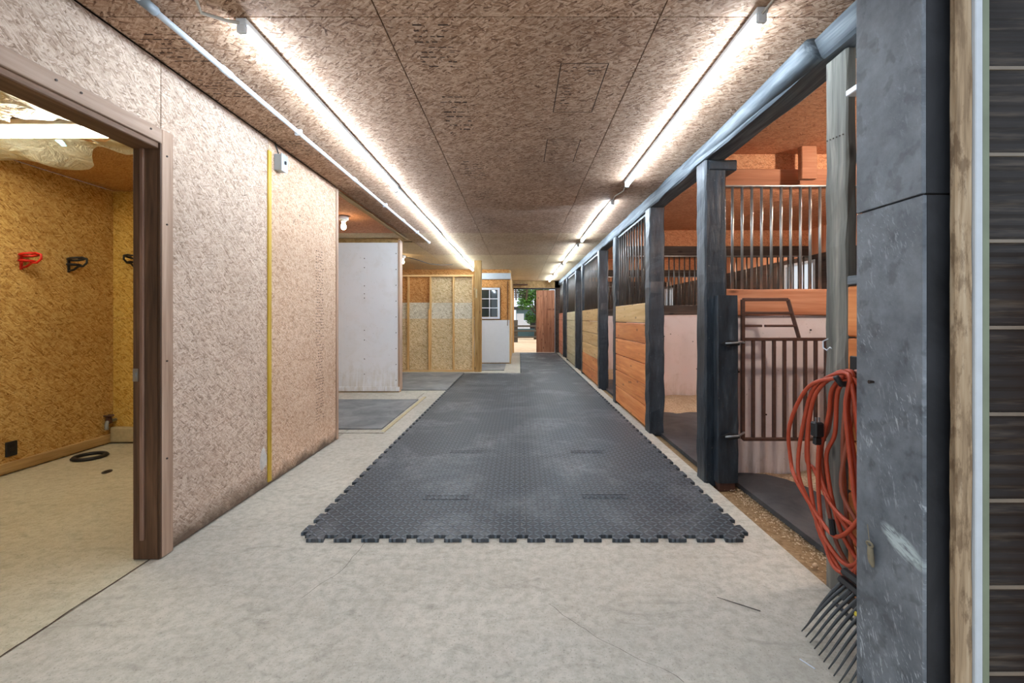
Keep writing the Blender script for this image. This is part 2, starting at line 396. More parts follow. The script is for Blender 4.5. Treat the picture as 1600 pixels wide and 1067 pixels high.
src = b.inputs['Base Color'].links[0].from_socket
pp_ = nt.pos(); patch = nt.band(nt.noise(nt.vmath('MULTIPLY', pp_, (30, 30, 9)), 1.0, 5, .7), .50, .60)
ck = nt.band(nt.noise(nt.vmath('MULTIPLY', pp_, (1, 1, 1.1)), 1.0, 2), .38, .62)
nt.l.new(nt.mix(nt.math('MULTIPLY', patch, nt.math('MULTIPLY', ck, .85)), src, srgb(82, 60, 40)), b.inputs['Base Color'])
m = M['rib']; nt = NT(m.node_tree); b = m.node_tree.nodes['Principled BSDF']
src = b.inputs['Base Color'].links[0].from_socket
st_ = nt.band(nt.noise(nt.vmath('MULTIPLY', nt.pos(), (3, 3, 42)), 1.0, 4, .7), .52, .72)
nt.l.new(nt.mix(nt.math('MULTIPLY', st_, .5), src, srgb(98, 88, 76)), b.inputs['Base Color'])
# plastic sheet
m, nt, b = new_mat('hanging_plastic_sheet', .3, spec=.6)
b.inputs['Base Color'].default_value = srgb(206, 208, 190); b.inputs['Alpha'].default_value = 0.85
b.inputs['Transmission Weight'].default_value = 0.25
nt.l.new(nt.bump(nt.noise(nt.pos(), 9, 4, .6, 1.5), .8, .03), b.inputs['Normal'])
M['sheet'] = m
m, nt, b = new_mat('window_glass', .05, spec=.8)
b.inputs['Base Color'].default_value = srgb(36, 46, 46)
M['glass_dark'] = m
m, nt, b = new_mat('dusty_window_glass', .4, spec=.5)
b.inputs['Base Color'].default_value = (.9, .94, .95, 1); b.inputs['Transmission Weight'].default_value = 0.95
M['glass_clear'] = m

# ------------------------------------------------------------------ mesh helpers
class MB:
    def __init__(s): s.v = []; s.f = []
    def box(s, x0, x1, y0, y1, z0, z1, bev=0.0):
        x0, x1 = min(x0, x1), max(x0, x1); y0, y1 = min(y0, y1), max(y0, y1); z0, z1 = min(z0, z1), max(z0, z1)
        bev = min(bev, (x1 - x0) * .4, (y1 - y0) * .4, (z1 - z0) * .4)
        n = len(s.v)
        if bev <= 0:
            s.v += [(x, y, z) for z in (z0, z1) for (x, y) in ((x0, y0), (x1, y0), (x1, y1), (x0, y1))]
            s.f += [tuple(n + i for i in q) for q in ((3, 2, 1, 0), (4, 5, 6, 7), (0, 1, 5, 4), (1, 2, 6, 5), (2, 3, 7, 6), (3, 0, 4, 7))]
            return s
        bm = bmesh.new(); bmesh.ops.create_cube(bm, size=1)
        for v in bm.verts:
            v.co = ((x0 + x1) / 2 + v.co.x * (x1 - x0), (y0 + y1) / 2 + v.co.y * (y1 - y0), (z0 + z1) / 2 + v.co.z * (z1 - z0))
        bmesh.ops.bevel(bm, geom=bm.edges[:], offset=bev, segments=1, affect='EDGES')
        s.add_bm(bm); return s
    def add_bm(s, bm):
        n = len(s.v); bm.verts.ensure_lookup_table()
        for i, v in enumerate(bm.verts): v.index = i
        s.v += [tuple(v.co) for v in bm.verts]; s.f += [tuple(n + v.index for v in f.verts) for f in bm.faces]
        bm.free()
    def tube(s, pts, r, seg=8, closed=False, caps=True):
        pts = [Vector(p) for p in pts]; n0 = len(s.v); m = len(pts)
        rs = r if isinstance(r, (list, tuple)) else [r] * m
        up = Vector((0, 0, 1))
        t0 = (pts[1] - pts[0]).normalized()
        if abs(t0.dot(up)) > .9: up = Vector((0, 1, 0))
        a = t0.cross(up).normalized()
        for i, p in enumerate(pts):
            if closed: t = (pts[(i + 1) % m] - pts[i - 1]).normalized()
            else: t = (pts[min(i + 1, m - 1)] - pts[max(i - 1, 0)]).normalized()
            a = (a - t * a.dot(t)); a = a.normalized() if a.length > 1e-6 else t.orthogonal().normalized()
            b = t.cross(a)
            for k in range(seg):
                an = 2 * math.pi * k / seg
                s.v.append(tuple(p + (a * math.cos(an) + b * math.sin(an)) * rs[i]))
        rng = m if closed else m - 1
        for i in range(rng):
            j = (i + 1) % m
            for k in range(seg):
                l = (k + 1) % seg
                s.f.append((n0 + i * seg + k, n0 + i * seg + l, n0 + j * seg + l, n0 + j * seg + k))
        if caps and not closed:
            s.f.append(tuple(n0 + k for k in range(seg))[::-1]); s.f.append(tuple(n0 + (m - 1) * seg + k for k in range(seg)))
        return s
    def cyl(s, p0, p1, r, seg=10): return s.tube([p0, p1], r, seg)
    def prism(s, pts, z0, z1):
        n = len(s.v); k = len(pts)
        s.v += [(x, y, z0) for x, y in pts] + [(x, y, z1) for x, y in pts]
        s.f.append(tuple(n + i for i in range(k))[::-1]); s.f.append(tuple(n + k + i for i in range(k)))
        for i in range(k):
            j = (i + 1) % k; s.f.append((n + i, n + j, n + k + j, n + k + i))
        return s
    def quad(s, a, b, c, d):
        n = len(s.v); s.v += [a, b, c, d]; s.f.append((n, n + 1, n + 2, n + 3)); return s

def empty(name, loc=(0, 0, 0), label=None, cat=None, group=None, kind=None):
    o = bpy.data.objects.new(name, None); COL.objects.link(o); o.location = loc
    o.empty_display_size = .1
    return tag(o, label, cat, group, kind)
def tag(o, label=None, cat=None, group=None, kind=None):
    if label: o['label'] = label
    if cat: o['category'] = cat
    if group: o['group'] = group
    if kind: o['kind'] = kind
    return o
def build(name, mb, mat, parent=None, smooth=False, label=None, cat=None, group=None, kind=None, origin=None):
    """link the collected geometry (world coordinates) as one mesh object whose origin is at its base"""
    xs = [v[0] for v in mb.v]; ys = [v[1] for v in mb.v]; zs = [v[2] for v in mb.v]
    o0 = Vector(origin) if origin else Vector(((min(xs) + max(xs)) / 2, (min(ys) + max(ys)) / 2, min(zs)))
    me = bpy.data.meshes.new(name)
    me.from_pydata([tuple(Vector(v) - o0) for v in mb.v], [], mb.f); me.update()
    bm = bmesh.new(); bm.from_mesh(me); bmesh.ops.recalc_face_normals(bm, faces=bm.faces[:]); bm.to_mesh(me); bm.free()
    if smooth:
        me.polygons.foreach_set('use_smooth', [True] * len(me.polygons))
    me.materials.append(M[mat] if isinstance(mat, str) else mat)
    o = bpy.data.objects.new(name, me); COL.objects.link(o)
    if parent:
        o.parent = parent; o.location = o0 - WL[parent.name]
    else: o.location = o0
    WL[o.name] = o0
    return tag(o, label, cat, group, kind)
WL = {}
_e = empty
def empty(name, loc=(0, 0, 0), label=None, cat=None, group=None, kind=None, parent=None):
    o = _e(name, loc, label, cat, group, kind); WL[o.name] = Vector(loc)
    if parent: o.parent = parent; o.location = Vector(loc) - WL[parent.name]
    return o
def B(*a, bev=0.0): return MB().box(*a, bev=bev)
def copy_tree(o, delta):
    """copy a thing with its parts and sub-parts, moved by delta"""
    d = Vector(delta)
    def rec(src, parent):
        c = src.copy(); COL.objects.link(c); WL[c.name] = WL[src.name] + d
        if parent: c.parent = parent
        for ch in src.children: rec(ch, c)
        return c
    c = rec(o, None); c.location = o.location + d
    return c

def hewn(x0, x1, y0, y1, z0, z1, axis, amp=.006, step=.15, ch=.015, seed=0, bow=0.0):
    """a hand-hewn timber: an eight-sided ring lofted along its axis with uneven edges"""
    mb = MB()
    if axis == 'z': L0, L1, a0, a1, b0, b1 = z0, z1, x0, x1, y0, y1
    elif axis == 'y': L0, L1, a0, a1, b0, b1 = y0, y1, x0, x1, z0, z1
    else: L0, L1, a0, a1, b0, b1 = x0, x1, y0, y1, z0, z1
    n = max(2, int((L1 - L0) / step) + 1)
    ring = [(a0 + ch, b0), (a1 - ch, b0), (a1, b0 + ch), (a1, b1 - ch), (a1 - ch, b1), (a0 + ch, b1), (a0, b1 - ch), (a0, b0 + ch)]
    for i in range(n):
        l = L0 + (L1 - L0) * i / (n - 1)
        for k, (a, b) in enumerate(ring):
            j1 = noise.noise(Vector((l * 7 + seed, k * 3.3, seed))) * amp * 2
            j2 = noise.noise(Vector((l * 7 + seed, k * 3.3 + 50, seed))) * amp * 2
            a_, b_ = a + j1, b + j2
            mb.v.append({'z': (a_, b_, l), 'y': (a_, l, b_), 'x': (l, a_, b_)}[axis])
    for i in range(n - 1):
        for k in range(8):
            l = (k + 1) % 8; mb.f.append((i * 8 + k, i * 8 + l, (i + 1) * 8 + l, (i + 1) * 8 + k))
    mb.f.append(tuple(range(8))); mb.f.append(tuple((n - 1) * 8 + k for k in range(8)))
    return mb

def board_grid(x0, x1, y0, y1, z, th, sagf=None, nx=6, ny=12):
    """ceiling sheet: underside at z, thickness th, optional sag"""
    mb = MB()
    for lay in (0, 1):
        for j in range(ny + 1):
            for i in range(nx + 1):
                x = x0 + (x1 - x0) * i / nx; y = y0 + (y1 - y0) * j / ny
                s = sagf(x, y) if sagf else 0
                mb.v.append((x, y, z + lay * th - s))
    W = nx + 1; N = W * (ny + 1)
    for j in range(ny):
        for i in range(nx):
            a = j * W + i
            mb.f.append((a, a + 1, a + W + 1, a + W)); mb.f.append((N + a, N + a + W, N + a + W + 1, N + a + 1))
    for i in range(nx):
        mb.f.append((i, N + i, N + i + 1, i + 1)); a = ny * W + i; mb.f.append((a, a + 1, N + a + 1, N + a))
    for j in range(ny):
        a = j * W; mb.f.append((a, a + W, N + a + W, N + a)); a = j * W + nx; mb.f.append((a, N + a, N + a + W, a + W))
    return mb

def screws(pts, axis, r=.006):
    mb = MB()
    for p in pts:
        p = Vector(p); d = {'x': Vector((.003, 0, 0)), 'y': Vector((0, .003, 0)), 'z': Vector((0, 0, .003))}[axis]
        mb.cyl(p - d, p + d, r, 6)
    return mb

# ------------------------------------------------------------------ floor
floor = empty('floor', (0, 8, -.1), kind='structure')
build('slab', B(-1.865, 1.40, -1.5, 15.9, -.12, 0), 'concrete', floor)
build('slab', B(-4.10, -1.875, -1.5, 4.44, -.12, -.002), 'concrete_room_warm_lit', floor)
build('slab', B(-4.10, -1.875, 4.45, 12.2, -.12, 0), 'concrete', floor)
build('slab', B(1.405, 4.5, -1.5, 1.0, -.12, 0), 'concrete', floor)
cr = MB(); yy = -.5
while yy < 4.4:
    a = -1.872 + .010 * noise.noise(Vector((yy * 5, 1, 0))) + .004 * noise.noise(Vector((yy * 31, 2, 0))); y2 = yy + .035
    b_ = -1.872 + .010 * noise.noise(Vector((y2 * 5, 1, 0))) + .004 * noise.noise(Vector((y2 * 31, 2, 0)))
    w = .003 + .0035 * abs(noise.noise(Vector((yy * 9, 7, 0))))
    cr.quad((a - w, yy, .0009), (a + w, yy, .0009), (b_ + w, y2, .0009), (b_ - w, y2, .0009)); yy = y2
build('crack', cr, 'print', floor, label='jagged dark crack along the slab joint')
cr = MB()
for (x, y, a0, n_) in ((-.95, 1.95, 1.25, 26), (.55, 1.5, 2.2, 20), (-.3, 1.45, .4, 16)):
    a_ = a0
    for k in range(n_):
        a_ += R.gauss(0, .18) ; x2, y2 = x + .03 * math.cos(a_), y + .03 * math.sin(a_); w = .0010
        cr.quad((x - w, y, .0009), (x + w, y, .0009), (x2 + w, y2, .0009), (x2 - w, y2, .0009)); x, y = x2, y2
build('hairline_crack', cr, 'screw', floor, kind='stuff')
build('subsoil', B(-5, 5, -3, 16.2, -.30, -.13), 'dirt', floor)

# dirt and shavings in the stalls
def heap(x0, x1, y0, y1, f, nx, ny):
    mb = MB()
    for j in range(ny + 1):
        for i in range(nx + 1):
            x = x0 + (x1 - x0) * i / nx; y = y0 + (y1 - y0) * j / ny; mb.v.append((x, y, f(x, y)))
    for j in range(ny):
        for i in range(nx):
            a = j * (nx + 1) + i; mb.f.append((a, a + 1, a + nx + 2, a + nx + 1))
    return mb
def fdirt(x, y): return -.035 + .012 * noise.noise(Vector((x * 5, y * 5, 0)))
build('stall_ground', heap(1.40, 4.4, 1.0, 15.9, fdirt, 40, 160), 'dirt', kind='structure', smooth=True)
def fshav1(x, y):
    k = min(1, max(0, (x - 1.98) / .35)); w = min(1, max(0, (y - 3.30) / .22)) 
    k = max(k, w * .5)
    return -.045 + .10 * k + .02 * noise.noise(Vector((x * 6, y * 6, 3)))
def fshav2(x, y):
    k = max(min(1, max(0, (y - 5.4) / .9)), min(1, max(0, (x - 2.9) / .5)))
    return -.045 + .13 * k + .025 * noise.noise(Vector((x * 5, y * 5, 9)))
build('wood_shavings', heap(1.62, 4.30, 1.25, 3.51, fshav1, 50, 50), 'shavings', smooth=True, kind='stuff',
      label='pale wood shavings banked against the pinkish kickboard of the nearest stall', cat='shavings')
build('wood_shavings', heap(1.55, 4.30, 3.60, 6.61, fshav2, 50, 50), 'shavings', smooth=True, kind='stuff',
      label='wood shavings bedding heaped at the back of the second stall', cat='shavings')
build('wood_shavings', heap(1.55, 4.30, 6.70, 9.91, lambda x, y: fshav2(x, y - 3.1), 40, 40), 'shavings', smooth=True, kind='stuff',
      label='wood shavings bedding in the third stall from the camera', cat='shavings')
# loose shavings spilt on the dirt by the nearest stall
sp = MB()
for i in range(900):
    t = R.random(); y = 1.95 + 1.75 * t ** 0.8; x = 1.50 + R.gauss(.06, .05) if y < 3.35 else R.uniform(1.5, 2.4)
    if x < 1.42: continue
    z = -.022; a = R.random() * 6.28; s = R.uniform(.004, .010)
    c, d = math.cos(a) * s, math.sin(a) * s
    sp.quad((x - c, y - d, z), (x + d * .6, y - c * .6, z + .004), (x + c, y + d, z + .002), (x - d * .6, y + c * .6, z + .005))
build('loose_shavings', sp, 'shavings', kind='stuff', label='loose wood shavings scattered on the dirt strip beside the nearest stall mat', cat='shavings')

# ------------------------------------------------------------------ ceiling
ceiling = empty('ceiling', (0, 8, H), kind='structure')
def sag(x, y):
    return .035 * math.exp(-((y - 5.25 + .25 * x) / .28) ** 2) * math.exp(-((x - .15) / .85) ** 2) + .012 * math.exp(-((y - 7.6) / .3) ** 2)
rows = [1.0, 1.95, 4.50, 6.90, 9.30, 10.75, 13.15, 15.90]
xs = [-1.83, -.61, .61, 1.60]
G = .003
for j in range(len(rows) - 1):
    for i in range(3):
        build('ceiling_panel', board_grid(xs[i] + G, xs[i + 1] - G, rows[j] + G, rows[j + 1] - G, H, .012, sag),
              'osb_ceiling' if j < 3 else 'osb_ceiling_mid_lit' if j == 3 else 'osb_ceiling_far_lit', ceiling, smooth=False)
# side bays and stalls
for j in range(2, 6):
    build('ceiling_panel', board_grid(-3.05 + G, -1.83 - G, max(rows[j], 4.5) + G, rows[j + 1] - G if j < 5 else 12.2, H, .012), 'osb_ceiling_far_lit' if j > 2 else 'osb_ceiling_stall', ceiling)  # first alcove sheets take orange, painting in the lamp's warm cast
    build('ceiling_panel', board_grid(-4.1, -3.05 - G, max(rows[j], 4.5) + G, rows[j + 1] - G if j < 5 else 12.2, H, .012), 'osb_ceiling_far_lit' if j > 2 else 'osb_ceiling_stall', ceiling)
for j in range(len(rows) - 1):
    for a, b_ in ((1.60, 2.9), (2.9, 4.4)):
        build('ceiling_panel', board_grid(a + G, b_ - G, rows[j] + G, rows[j + 1] - G, H, .012), 'osb_ceiling_stall', ceiling)
for a, b_ in ((1.0, 2.3), (2.3, 4.42)):
    build('ceiling_panel', board_grid(-4.0, -1.95, a + G, b_ - G, 2.47, .012), 'osb_gold_z', ceiling)
build('roof_deck', B(-4.4, 4.7, 1.0, 16.0, H + .05, H + .15), 'dark_wall', ceiling)

# printed grade marks on the ceiling sheets: rows of short dashes, too small to read
def stamp(x0, x1, y0, y1, n, z=H - .0012, sagz=True):
    mb = MB()
    for k in range(n):
        y = y0 + (y1 - y0) * (k + .5) / n; x = x0 + R.uniform(0, .03)
        while x < x1:
            w = R.uniform(.012, .05)
            if R.random() < .75:
                zz = z - (sag(x, y) if sagz else 0); h = (y1 - y0) / n * R.uniform(.12, .3)
                mb.quad((x, y - h / 2, zz), (min(x + w, x1), y - h / 2, zz), (min(x + w, x1), y + h / 2, zz), (x, y + h / 2, zz))
            x += w + R.uniform(.006, .02)
    return mb
def frame_stamp(x0, x1, y0, y1, w=.006, z=H - .0012):
    mb = stamp(x0 + .02, x0 + .09, y0 + .02, y1 - .03, 14)
    mb2 = stamp(x0 + .13, x1 - .02, y0 + .02, y0 + .12, 3); n = len(mb.v)
    mb.v += mb2.v; mb.f += [tuple(i + n for i in f) for f in mb2.f]
    for a, b_, c, d in ((x0, x1, y0, y0 + w), (x0, x1, y1 - w, y1), (x0, x0 + w, y0, y1), (x1 - w, x1, y0, y1)):
        mb.quad((a, c, z), (b_, c, z), (b_, d, z), (a, d, z))
    return mb
for y0, y1 in ((1.98, 2.35), (2.62, 3.20), (3.72, 4.25), (4.62, 5.0), (5.7, 6.3)):
    build('printed_mark', stamp(-.50, -.32, y0, y1, 9), 'print', ceiling)
for y0, y1 in ((1.62, 1.85), (2.05, 2.30), (2.45, 2.66), (2.95, 3.1), (3.3, 3.6)):
    build('printed_mark', stamp(-1.80, -1.52, y0, y1, 7), 'print', ceiling)
build('printed_mark', frame_stamp(.21, .46, 2.30, 2.85), 'print', ceiling)
build('printed_mark', frame_stamp(.20, .45, 3.28, 3.76), 'print', ceiling)

# ------------------------------------------------------------------ left wall with the doorway
WX = -1.83
wall_left = empty('wall_left', (-1.89, 3.4, 0), kind='structure')
build('wall_core', B(-1.935, -1.845, 2.32, 4.46, 0.0, H), 'jamb', wall_left)
build('wall_core', B(-1.935, -1.845, .90, 2.32, 2.12, H), 'jamb', wall_left)
def wp(y0, y1, z0, z1, mat): return build('wall_panel', B(-1.845, WX, y0, y1, z0, z1, bev=.0015), mat, wall_left)
wp(2.288, 3.262, .012, H - .006, 'osb_wall'); wp(3.267, 4.462, .012, H - .006, 'osb_wall_warm')
wp(1.07, 2.283, 2.10, H - .006, 'osb_wall'); wp(.90, 1.065, 2.10, H - .006, 'osb_wall')
build('wall_panel', B(-1.948, -1.936, 2.32, 4.40, 0, 2.47), 'osb_gold_x', wall_left)
# printed marks standing on the second panel
mb = MB()
for k in range(60):
    z = 0.30 + 1.55 * k / 60; y = 4.02
    while y < 4.16:
        w = R.uniform(.008, .03)
        if R.random() < .7: mb.quad((WX + .001, y, z), (WX + .001, y + w, z), (WX + .001, y + w, z + .006), (WX + .001, y, z + .006))
        y += w + .012
build('printed_mark', mb, 'print', wall_left)
mb = MB()
for (y, z) in ((2.95, 2.02), (3.72, 2.05), (3.76, 2.0), (3.62, 1.98)):
    for k in range(4):
        a = R.uniform(0, 3); mb.quad((WX + .001, y, z), (WX + .001, y + .03 * math.cos(a), z + .03 * math.sin(a)), (WX + .001, y + .03 * math.cos(a) + .004, z + .03 * math.sin(a) + .004), (WX + .001, y + .004, z + .004))
        y += .01; z += .008
build('scribbled_mark', mb, 'print', wall_left)
# torn patch by the yellow strip, baseboard gap stain is in the material
mb = MB(); pts = []
for k in range(14):
    a = k / 14 * 2 * math.pi; r = R.uniform(.7, 1.15); pts.append((3.19 + .045 * r * math.cos(a), .215 + .075 * r * math.sin(a)))
n = len(pts); mb.v = [(WX, y, z) for y, z in pts] + [(WX + .012, 3.19 + (y - 3.19) * .8, .215 + (z - .215) * .8) for y, z in pts]
mb.f = [tuple(range(n, 2 * n))] + [(i, (i + 1) % n, n + (i + 1) % n, n + i) for i in range(n)]
build('filler_patch', mb, 'plug_white', wall_left, label='pale lump of filler on the board')
build('edge_strip', B(WX - .001, WX + .013, 3.245, 3.285, .03, 2.44, bev=.003), 'yellow', wall_left, label='yellow wooden strip covering the joint')
build('corner_trim', B(-1.86, WX + .012, 4.455, 4.50, .01, H - .01, bev=.004), 'casing', wall_left, label='narrow faded corner trim')
build('corner_board', B(-1.95, -1.865, 4.46, 4.495, 0, H - .01, bev=.004), 'casing', wall_left)

# the doorway
door_1 = empty('door_1', (-1.885, 2.28, 0), kind='structure')
build('door_jamb', B(-1.955, -1.822, 2.262, 2.322, 0, 2.12, bev=.004), 'jamb', door_1)
build('door_stop', B(-1.912, -1.892, 2.250, 2.262, .10, 2.075, bev=.003), 'door_stop', door_1)
build('door_head', B(-1.955, -1.822, .92, 2.262, 2.075, 2.118, bev=.004), 'jamb_y', door_1)
build('door_jamb', B(-1.955, -1.822, .90, .96, 0, 2.118, bev=.004), 'jamb', door_1)
build('door_casing', B(-1.828, -1.812, 2.272, 2.345, .005, 2.178, bev=.003), 'casing', door_1)
build('head_casing', B(-1.828, -1.812, .90, 2.272, 2.105, 2.178, bev=.003), 'casing_y', door_1)
build('jamb_face', B(-1.828, -1.815, 2.262, 2.272, .005, 2.105), 'jamb', door_1)
mb = B(-1.951, -1.925, 2.259, 2.2625, .90, .965); mb.box(-1.943, -1.934, 2.255, 2.2595, .922, .945)
build('strike_plate', mb, 'steel', door_1, label='small steel strike plate')
build('casing_screws', screws([(-1.811, 2.30, z) for z in (.5, 1.0, 1.7, 2.05)] + [(-1.811, y, 2.15) for y in (1.75, 1.85, 2.2)], 'x', .005), 'screw', door_1)

# ------------------------------------------------------------------ the room through the doorway
wr = empty('wall_room_left', (-4.05, 2.6, 0), kind='structure')
for y0, y1 in ((.9, 2.1), (2.104, 3.30), (3.304, 4.42)):
    build('wall_panel', B(-4.03, -4.01, y0, y1, 0, 2.47), 'osb_gold_x', wr)
wb = empty('wall_room_back', (-3, 4.44, 0), kind='structure')
build('wall_panel', B(-4.01, -1.95, 4.42, 4.44, 1.222, 2.47), 'osb_gold_y', wb)
build('wall_panel', B(-4.01, -1.95, 4.42, 4.44, 0.1, 1.218), 'osb_gold_y', wb)
wf = empty('wall_room_front', (-3, .9, 0), kind='structure')
build('wall_panel', B(-4.01, -1.95, .86, .88, 0, 2.47), 'osb_gold_y', wf)
build('baseboard_room', hewn(-4.01, -3.985, .9, 4.40, .012, .092, 'y', .001, .4, .004), 'board_tan', kind='structure')
bb = empty('trim_room_back', (-3, 4.4, 0), kind='structure')
for k in range(6):
    x0 = -3.98 + k * .345
    build('block', hewn(x0, x0 + .34, 4.355, 4.42, .01, .155, 'x', .004, .08, .012, seed=k), 'block', bb)
# water tap on the back wall
tap = empty('hose_tap', (-3.96, 4.36, .2), 'small dull metal water tap low in the corner of the yellow-brown room', 'tap')
build('pipe', MB().tube([(-3.985, 4.42, .22), (-3.985, 4.33, .22), (-3.965, 4.30, .20), (-3.955, 4.29, .15)], .016, 8), 'grey_box', tap, smooth=True)
build('valve_body', MB().tube([(-3.985, 4.345, .20), (-3.985, 4.345, .27)], [.028, .02], 10), 'rust', tap, smooth=True)
build('handle', MB().tube([(-4.0 + .045 * math.cos(a * 1.047) + .015, 4.345 + .03 * math.sin(a * 1.047), .275) for a in range(6)], .008, 6, closed=True), 'rust', tap)
# drain ring
mb = MB(); mb.tube([(-3.76 + .105 * math.cos(a * math.pi / 16), 3.92 + .105 * math.sin(a * math.pi / 16), .012) for a in range(32)], .022, 6, closed=True)
mb.v = [(x, y, max(0, z * .8)) for x, y, z in mb.v]
build('drain_ring', mb, 'black_steel', label='flat dark iron ring lying on the concrete of the side room', cat='drain cover', smooth=True)
mb = MB(); mb.tube([(-3.27 + .02 * math.cos(a * math.pi / 6), 3.55 + .035 * math.sin(a * math.pi / 6), .004) for a in range(12)], .007, 5, closed=True)
build('washer', mb, 'dark_cable', label='tiny dark loop of debris on the side room floor near the door jamb', cat='debris')
# socket
so = empty('socket_box', (-4.0, 3.53, .14), 'black electrical outlet low on the brown board wall of the side room', 'outlet')
build('cover_plate', B(-4.01, -3.995, 3.487, 3.567, .135, .25, bev=.004), 'black_plastic', so)
for z in (.165, .215): build('socket', B(-3.995, -3.990, 3.51, 3.545, z - .014, z + .014, bev=.003), 'black_steel', so)
# bridle brackets
def bracket(name_label, mat, y, z, wall='x', xc=-4.01):
    e = empty('bridle_bracket', (xc, y, z - .05), name_label, 'bracket', 'bridle brackets')
    def P(dx, dy, dz):   # dx: out of the wall
        return (xc + dx, y + dy, z + dz) if wall == 'x' else (xc + dy, y - dx, z + dz)
    build('back_plate', MB().tube([P(.004, 0, -.075), P(.004, 0, .055)], .011, 8), mat, e, smooth=True)
    # half-round crown that carries the headpiece
    build('crown', MB().tube([P(.07 + .055 * math.cos(a), .055 * math.sin(a), .045 + .01 * math.cos(a)) for a in [math.pi * k / 9 * 2 for k in range(9)]], .010, 6, closed=True), mat, e, smooth=True)
    build('lower_ring', MB().tube([P(.05 + .045 * math.cos(a), .045 * math.sin(a), -.005) for a in [math.pi * k / 5 for k in range(10)]], .008, 6, closed=True), mat, e, smooth=True)
    build('hook', MB().tube([P(.01, 0, -.06), P(.05, 0, -.05), P(.09, .0, -.02), P(.13, 0, -.02), P(.165, 0, .01), P(.165, 0, .045), P(.12, 0, .06), P(.09, 0, .05)], .009, 7), mat, e, smooth=True)
    return e
bracket('red wall bracket for bridles on the brown board wall', 'red_plastic', 3.60, 1.685)
bracket('black wall bracket for bridles right of the red one', 'black_plastic', 3.98, 1.70)
bracket('dark bracket mostly hidden behind the brown door jamb', 'black_plastic', 4.42, 1.77, 'y', -3.76)
# lamp, sheet on the ceiling
lm = empty('ceiling_lamp', (-3.1, 2.85, 2.38), 'long white lamp across the ceiling of the side room', 'lamp')
build('housing', B(-3.98, -2.45, 2.78, 2.92, 2.415, 2.465, bev=.01), 'white_plastic', lm)
build('diffuser', B(-3.96, -2.47, 2.79, 2.91, 2.385, 2.416, bev=.012), 'tube_room', lm)
mb = MB(); NX, NY = 40, 26
for j in range(NY + 1):
    for i in range(NX + 1):
        x = -3.99 + 2.0 * i / NX
        yend = 3.30 + .10 * math.sin(x * 5) + .06 * math.sin(x * 13)
        y = 1.3 + (yend - 1.3) * j / NY
        t = j / NY
        z = 2.455 - .09 * abs(noise.noise(Vector((x * 3.5, y * 3.5, 4)))) - .09 * max(0, t - .84) / .16 * (.6 + .5 * math.sin(x * 7))
        if 2.7 < y < 3.0: z = min(z, 2.455) - .0
        mb.v.append((x, y, min(2.462, z)))
for j in range(NY):
    for i in range(NX):
        a = j * (NX + 1) + i; x = mb.v[a][0]; y = mb.v[a][1]
        if 2.70 < y < 2.93: continue
        mb.f.append((a, a + 1, a + NX + 2, a + NX + 1))
build('plastic_sheet', mb, 'sheet', smooth=True, label='crumpled translucent plastic sheet pinned under the side room ceiling', cat='plastic sheet')
mb = MB()
for k in range(5): mb.tube([(-3.13 + .01 * k, 3.02, 2.42), (-3.11 + .008 * k, 3.03, 2.40), (-3.10 + .006 * k, 3.04, 2.385)], .004, 5)
build('blue_clip', mb, plain_mat('pale_blue_plastic', srgb(140, 200, 220), .4), label='small pale blue clip on the plastic sheet', cat='clip')

# ------------------------------------------------------------------ alcove beyond the left wall
wa = empty('wall_alcove', (-3, 4.5, 0), kind='structure')
build('wall_panel', B(-4.10, -1.95, 4.46, 4.49, 0, H), 'osb_orange', wa)
build('wall_panel', B(-4.12, -4.10, 4.46, 12.2, 0, H), 'osb_gold_x', wa)
pw = empty('wall_partition', (-3, 7.43, 0), kind='structure')
build('white_panel', B(-4.10, -2.00, 7.36, 7.375, .085, 2.46, bev=.002), 'white_board', pw)
build('partition_core', B(-4.10, -1.985, 7.375, 7.50, 0, H), 'stud_x', pw)
build('end_board', B(-2.0, -1.965, 7.352, 7.51, .03, 2.50, bev=.004), 'casing', pw)
build('top_rail', B(-4.10, -2.0, 7.345, 7.375, 2.46, 2.52, bev=.004), 'board_tan', pw)
build('base_rail', B(-4.10, -1.97, 7.335, 7.36, .02, .095, bev=.005), 'white_board', pw)
pts = [(-2.55, 7.357, z) for z in (.30, .55, .86, 1.02, 1.55, 1.62, 1.75, 2.05, 2.2)] + [(-2.03, 7.357, .2 + .26 * k) for k in range(9)]
build('screw_heads', screws(pts, 'y', .008), 'screw', pw)
mb = MB().tube([(-2.99, 7.357, 1.63), (-2.99, 7.30, 1.63), (-2.99, 7.30, 1.68)], .010, 6)
build('coat_hook', mb, 'black_steel', label='small dark hook on the left edge of the white partition', cat='hook')
build('trim_alcove', B(-1.90, -1.84, 4.52, 7.34, 2.505, H - .001, bev=.004), 'board_tan', kind='structure')
def lampholder(x, y, z, label, mat):
    e = empty('lampholder', (x, y, z), label, 'lamp')
    build('ceiling_base', MB().cyl((x, y, H - .001), (x, y, H - .05), .062, 14), 'white_plastic', e, smooth=True)
    build('holder', MB().tube([(x, y, H - .05), (x, y, H - .075)], [.045, .03], 12), 'white_plastic', e, smooth=True)
    mb = MB(); pr = [(.018, -.075), (.022, -.10), (.032, -.125), (.034, -.145), (.024, -.168), (.004, -.178)]
    mb.tube([(x, y, H + q) for _, q in pr], [r for r, _ in pr], 12)
    build('bulb', mb, mat, e, smooth=True)
    return e
lampholder(-2.26, 5.75, H - .18, 'white ceiling lampholder glowing at the end of the pale wall', 'bulb_warm')
lampholder(-2.44, 9.35, H - .18, 'white lampholder above the left end of the stud wall', 'bulb_warm')
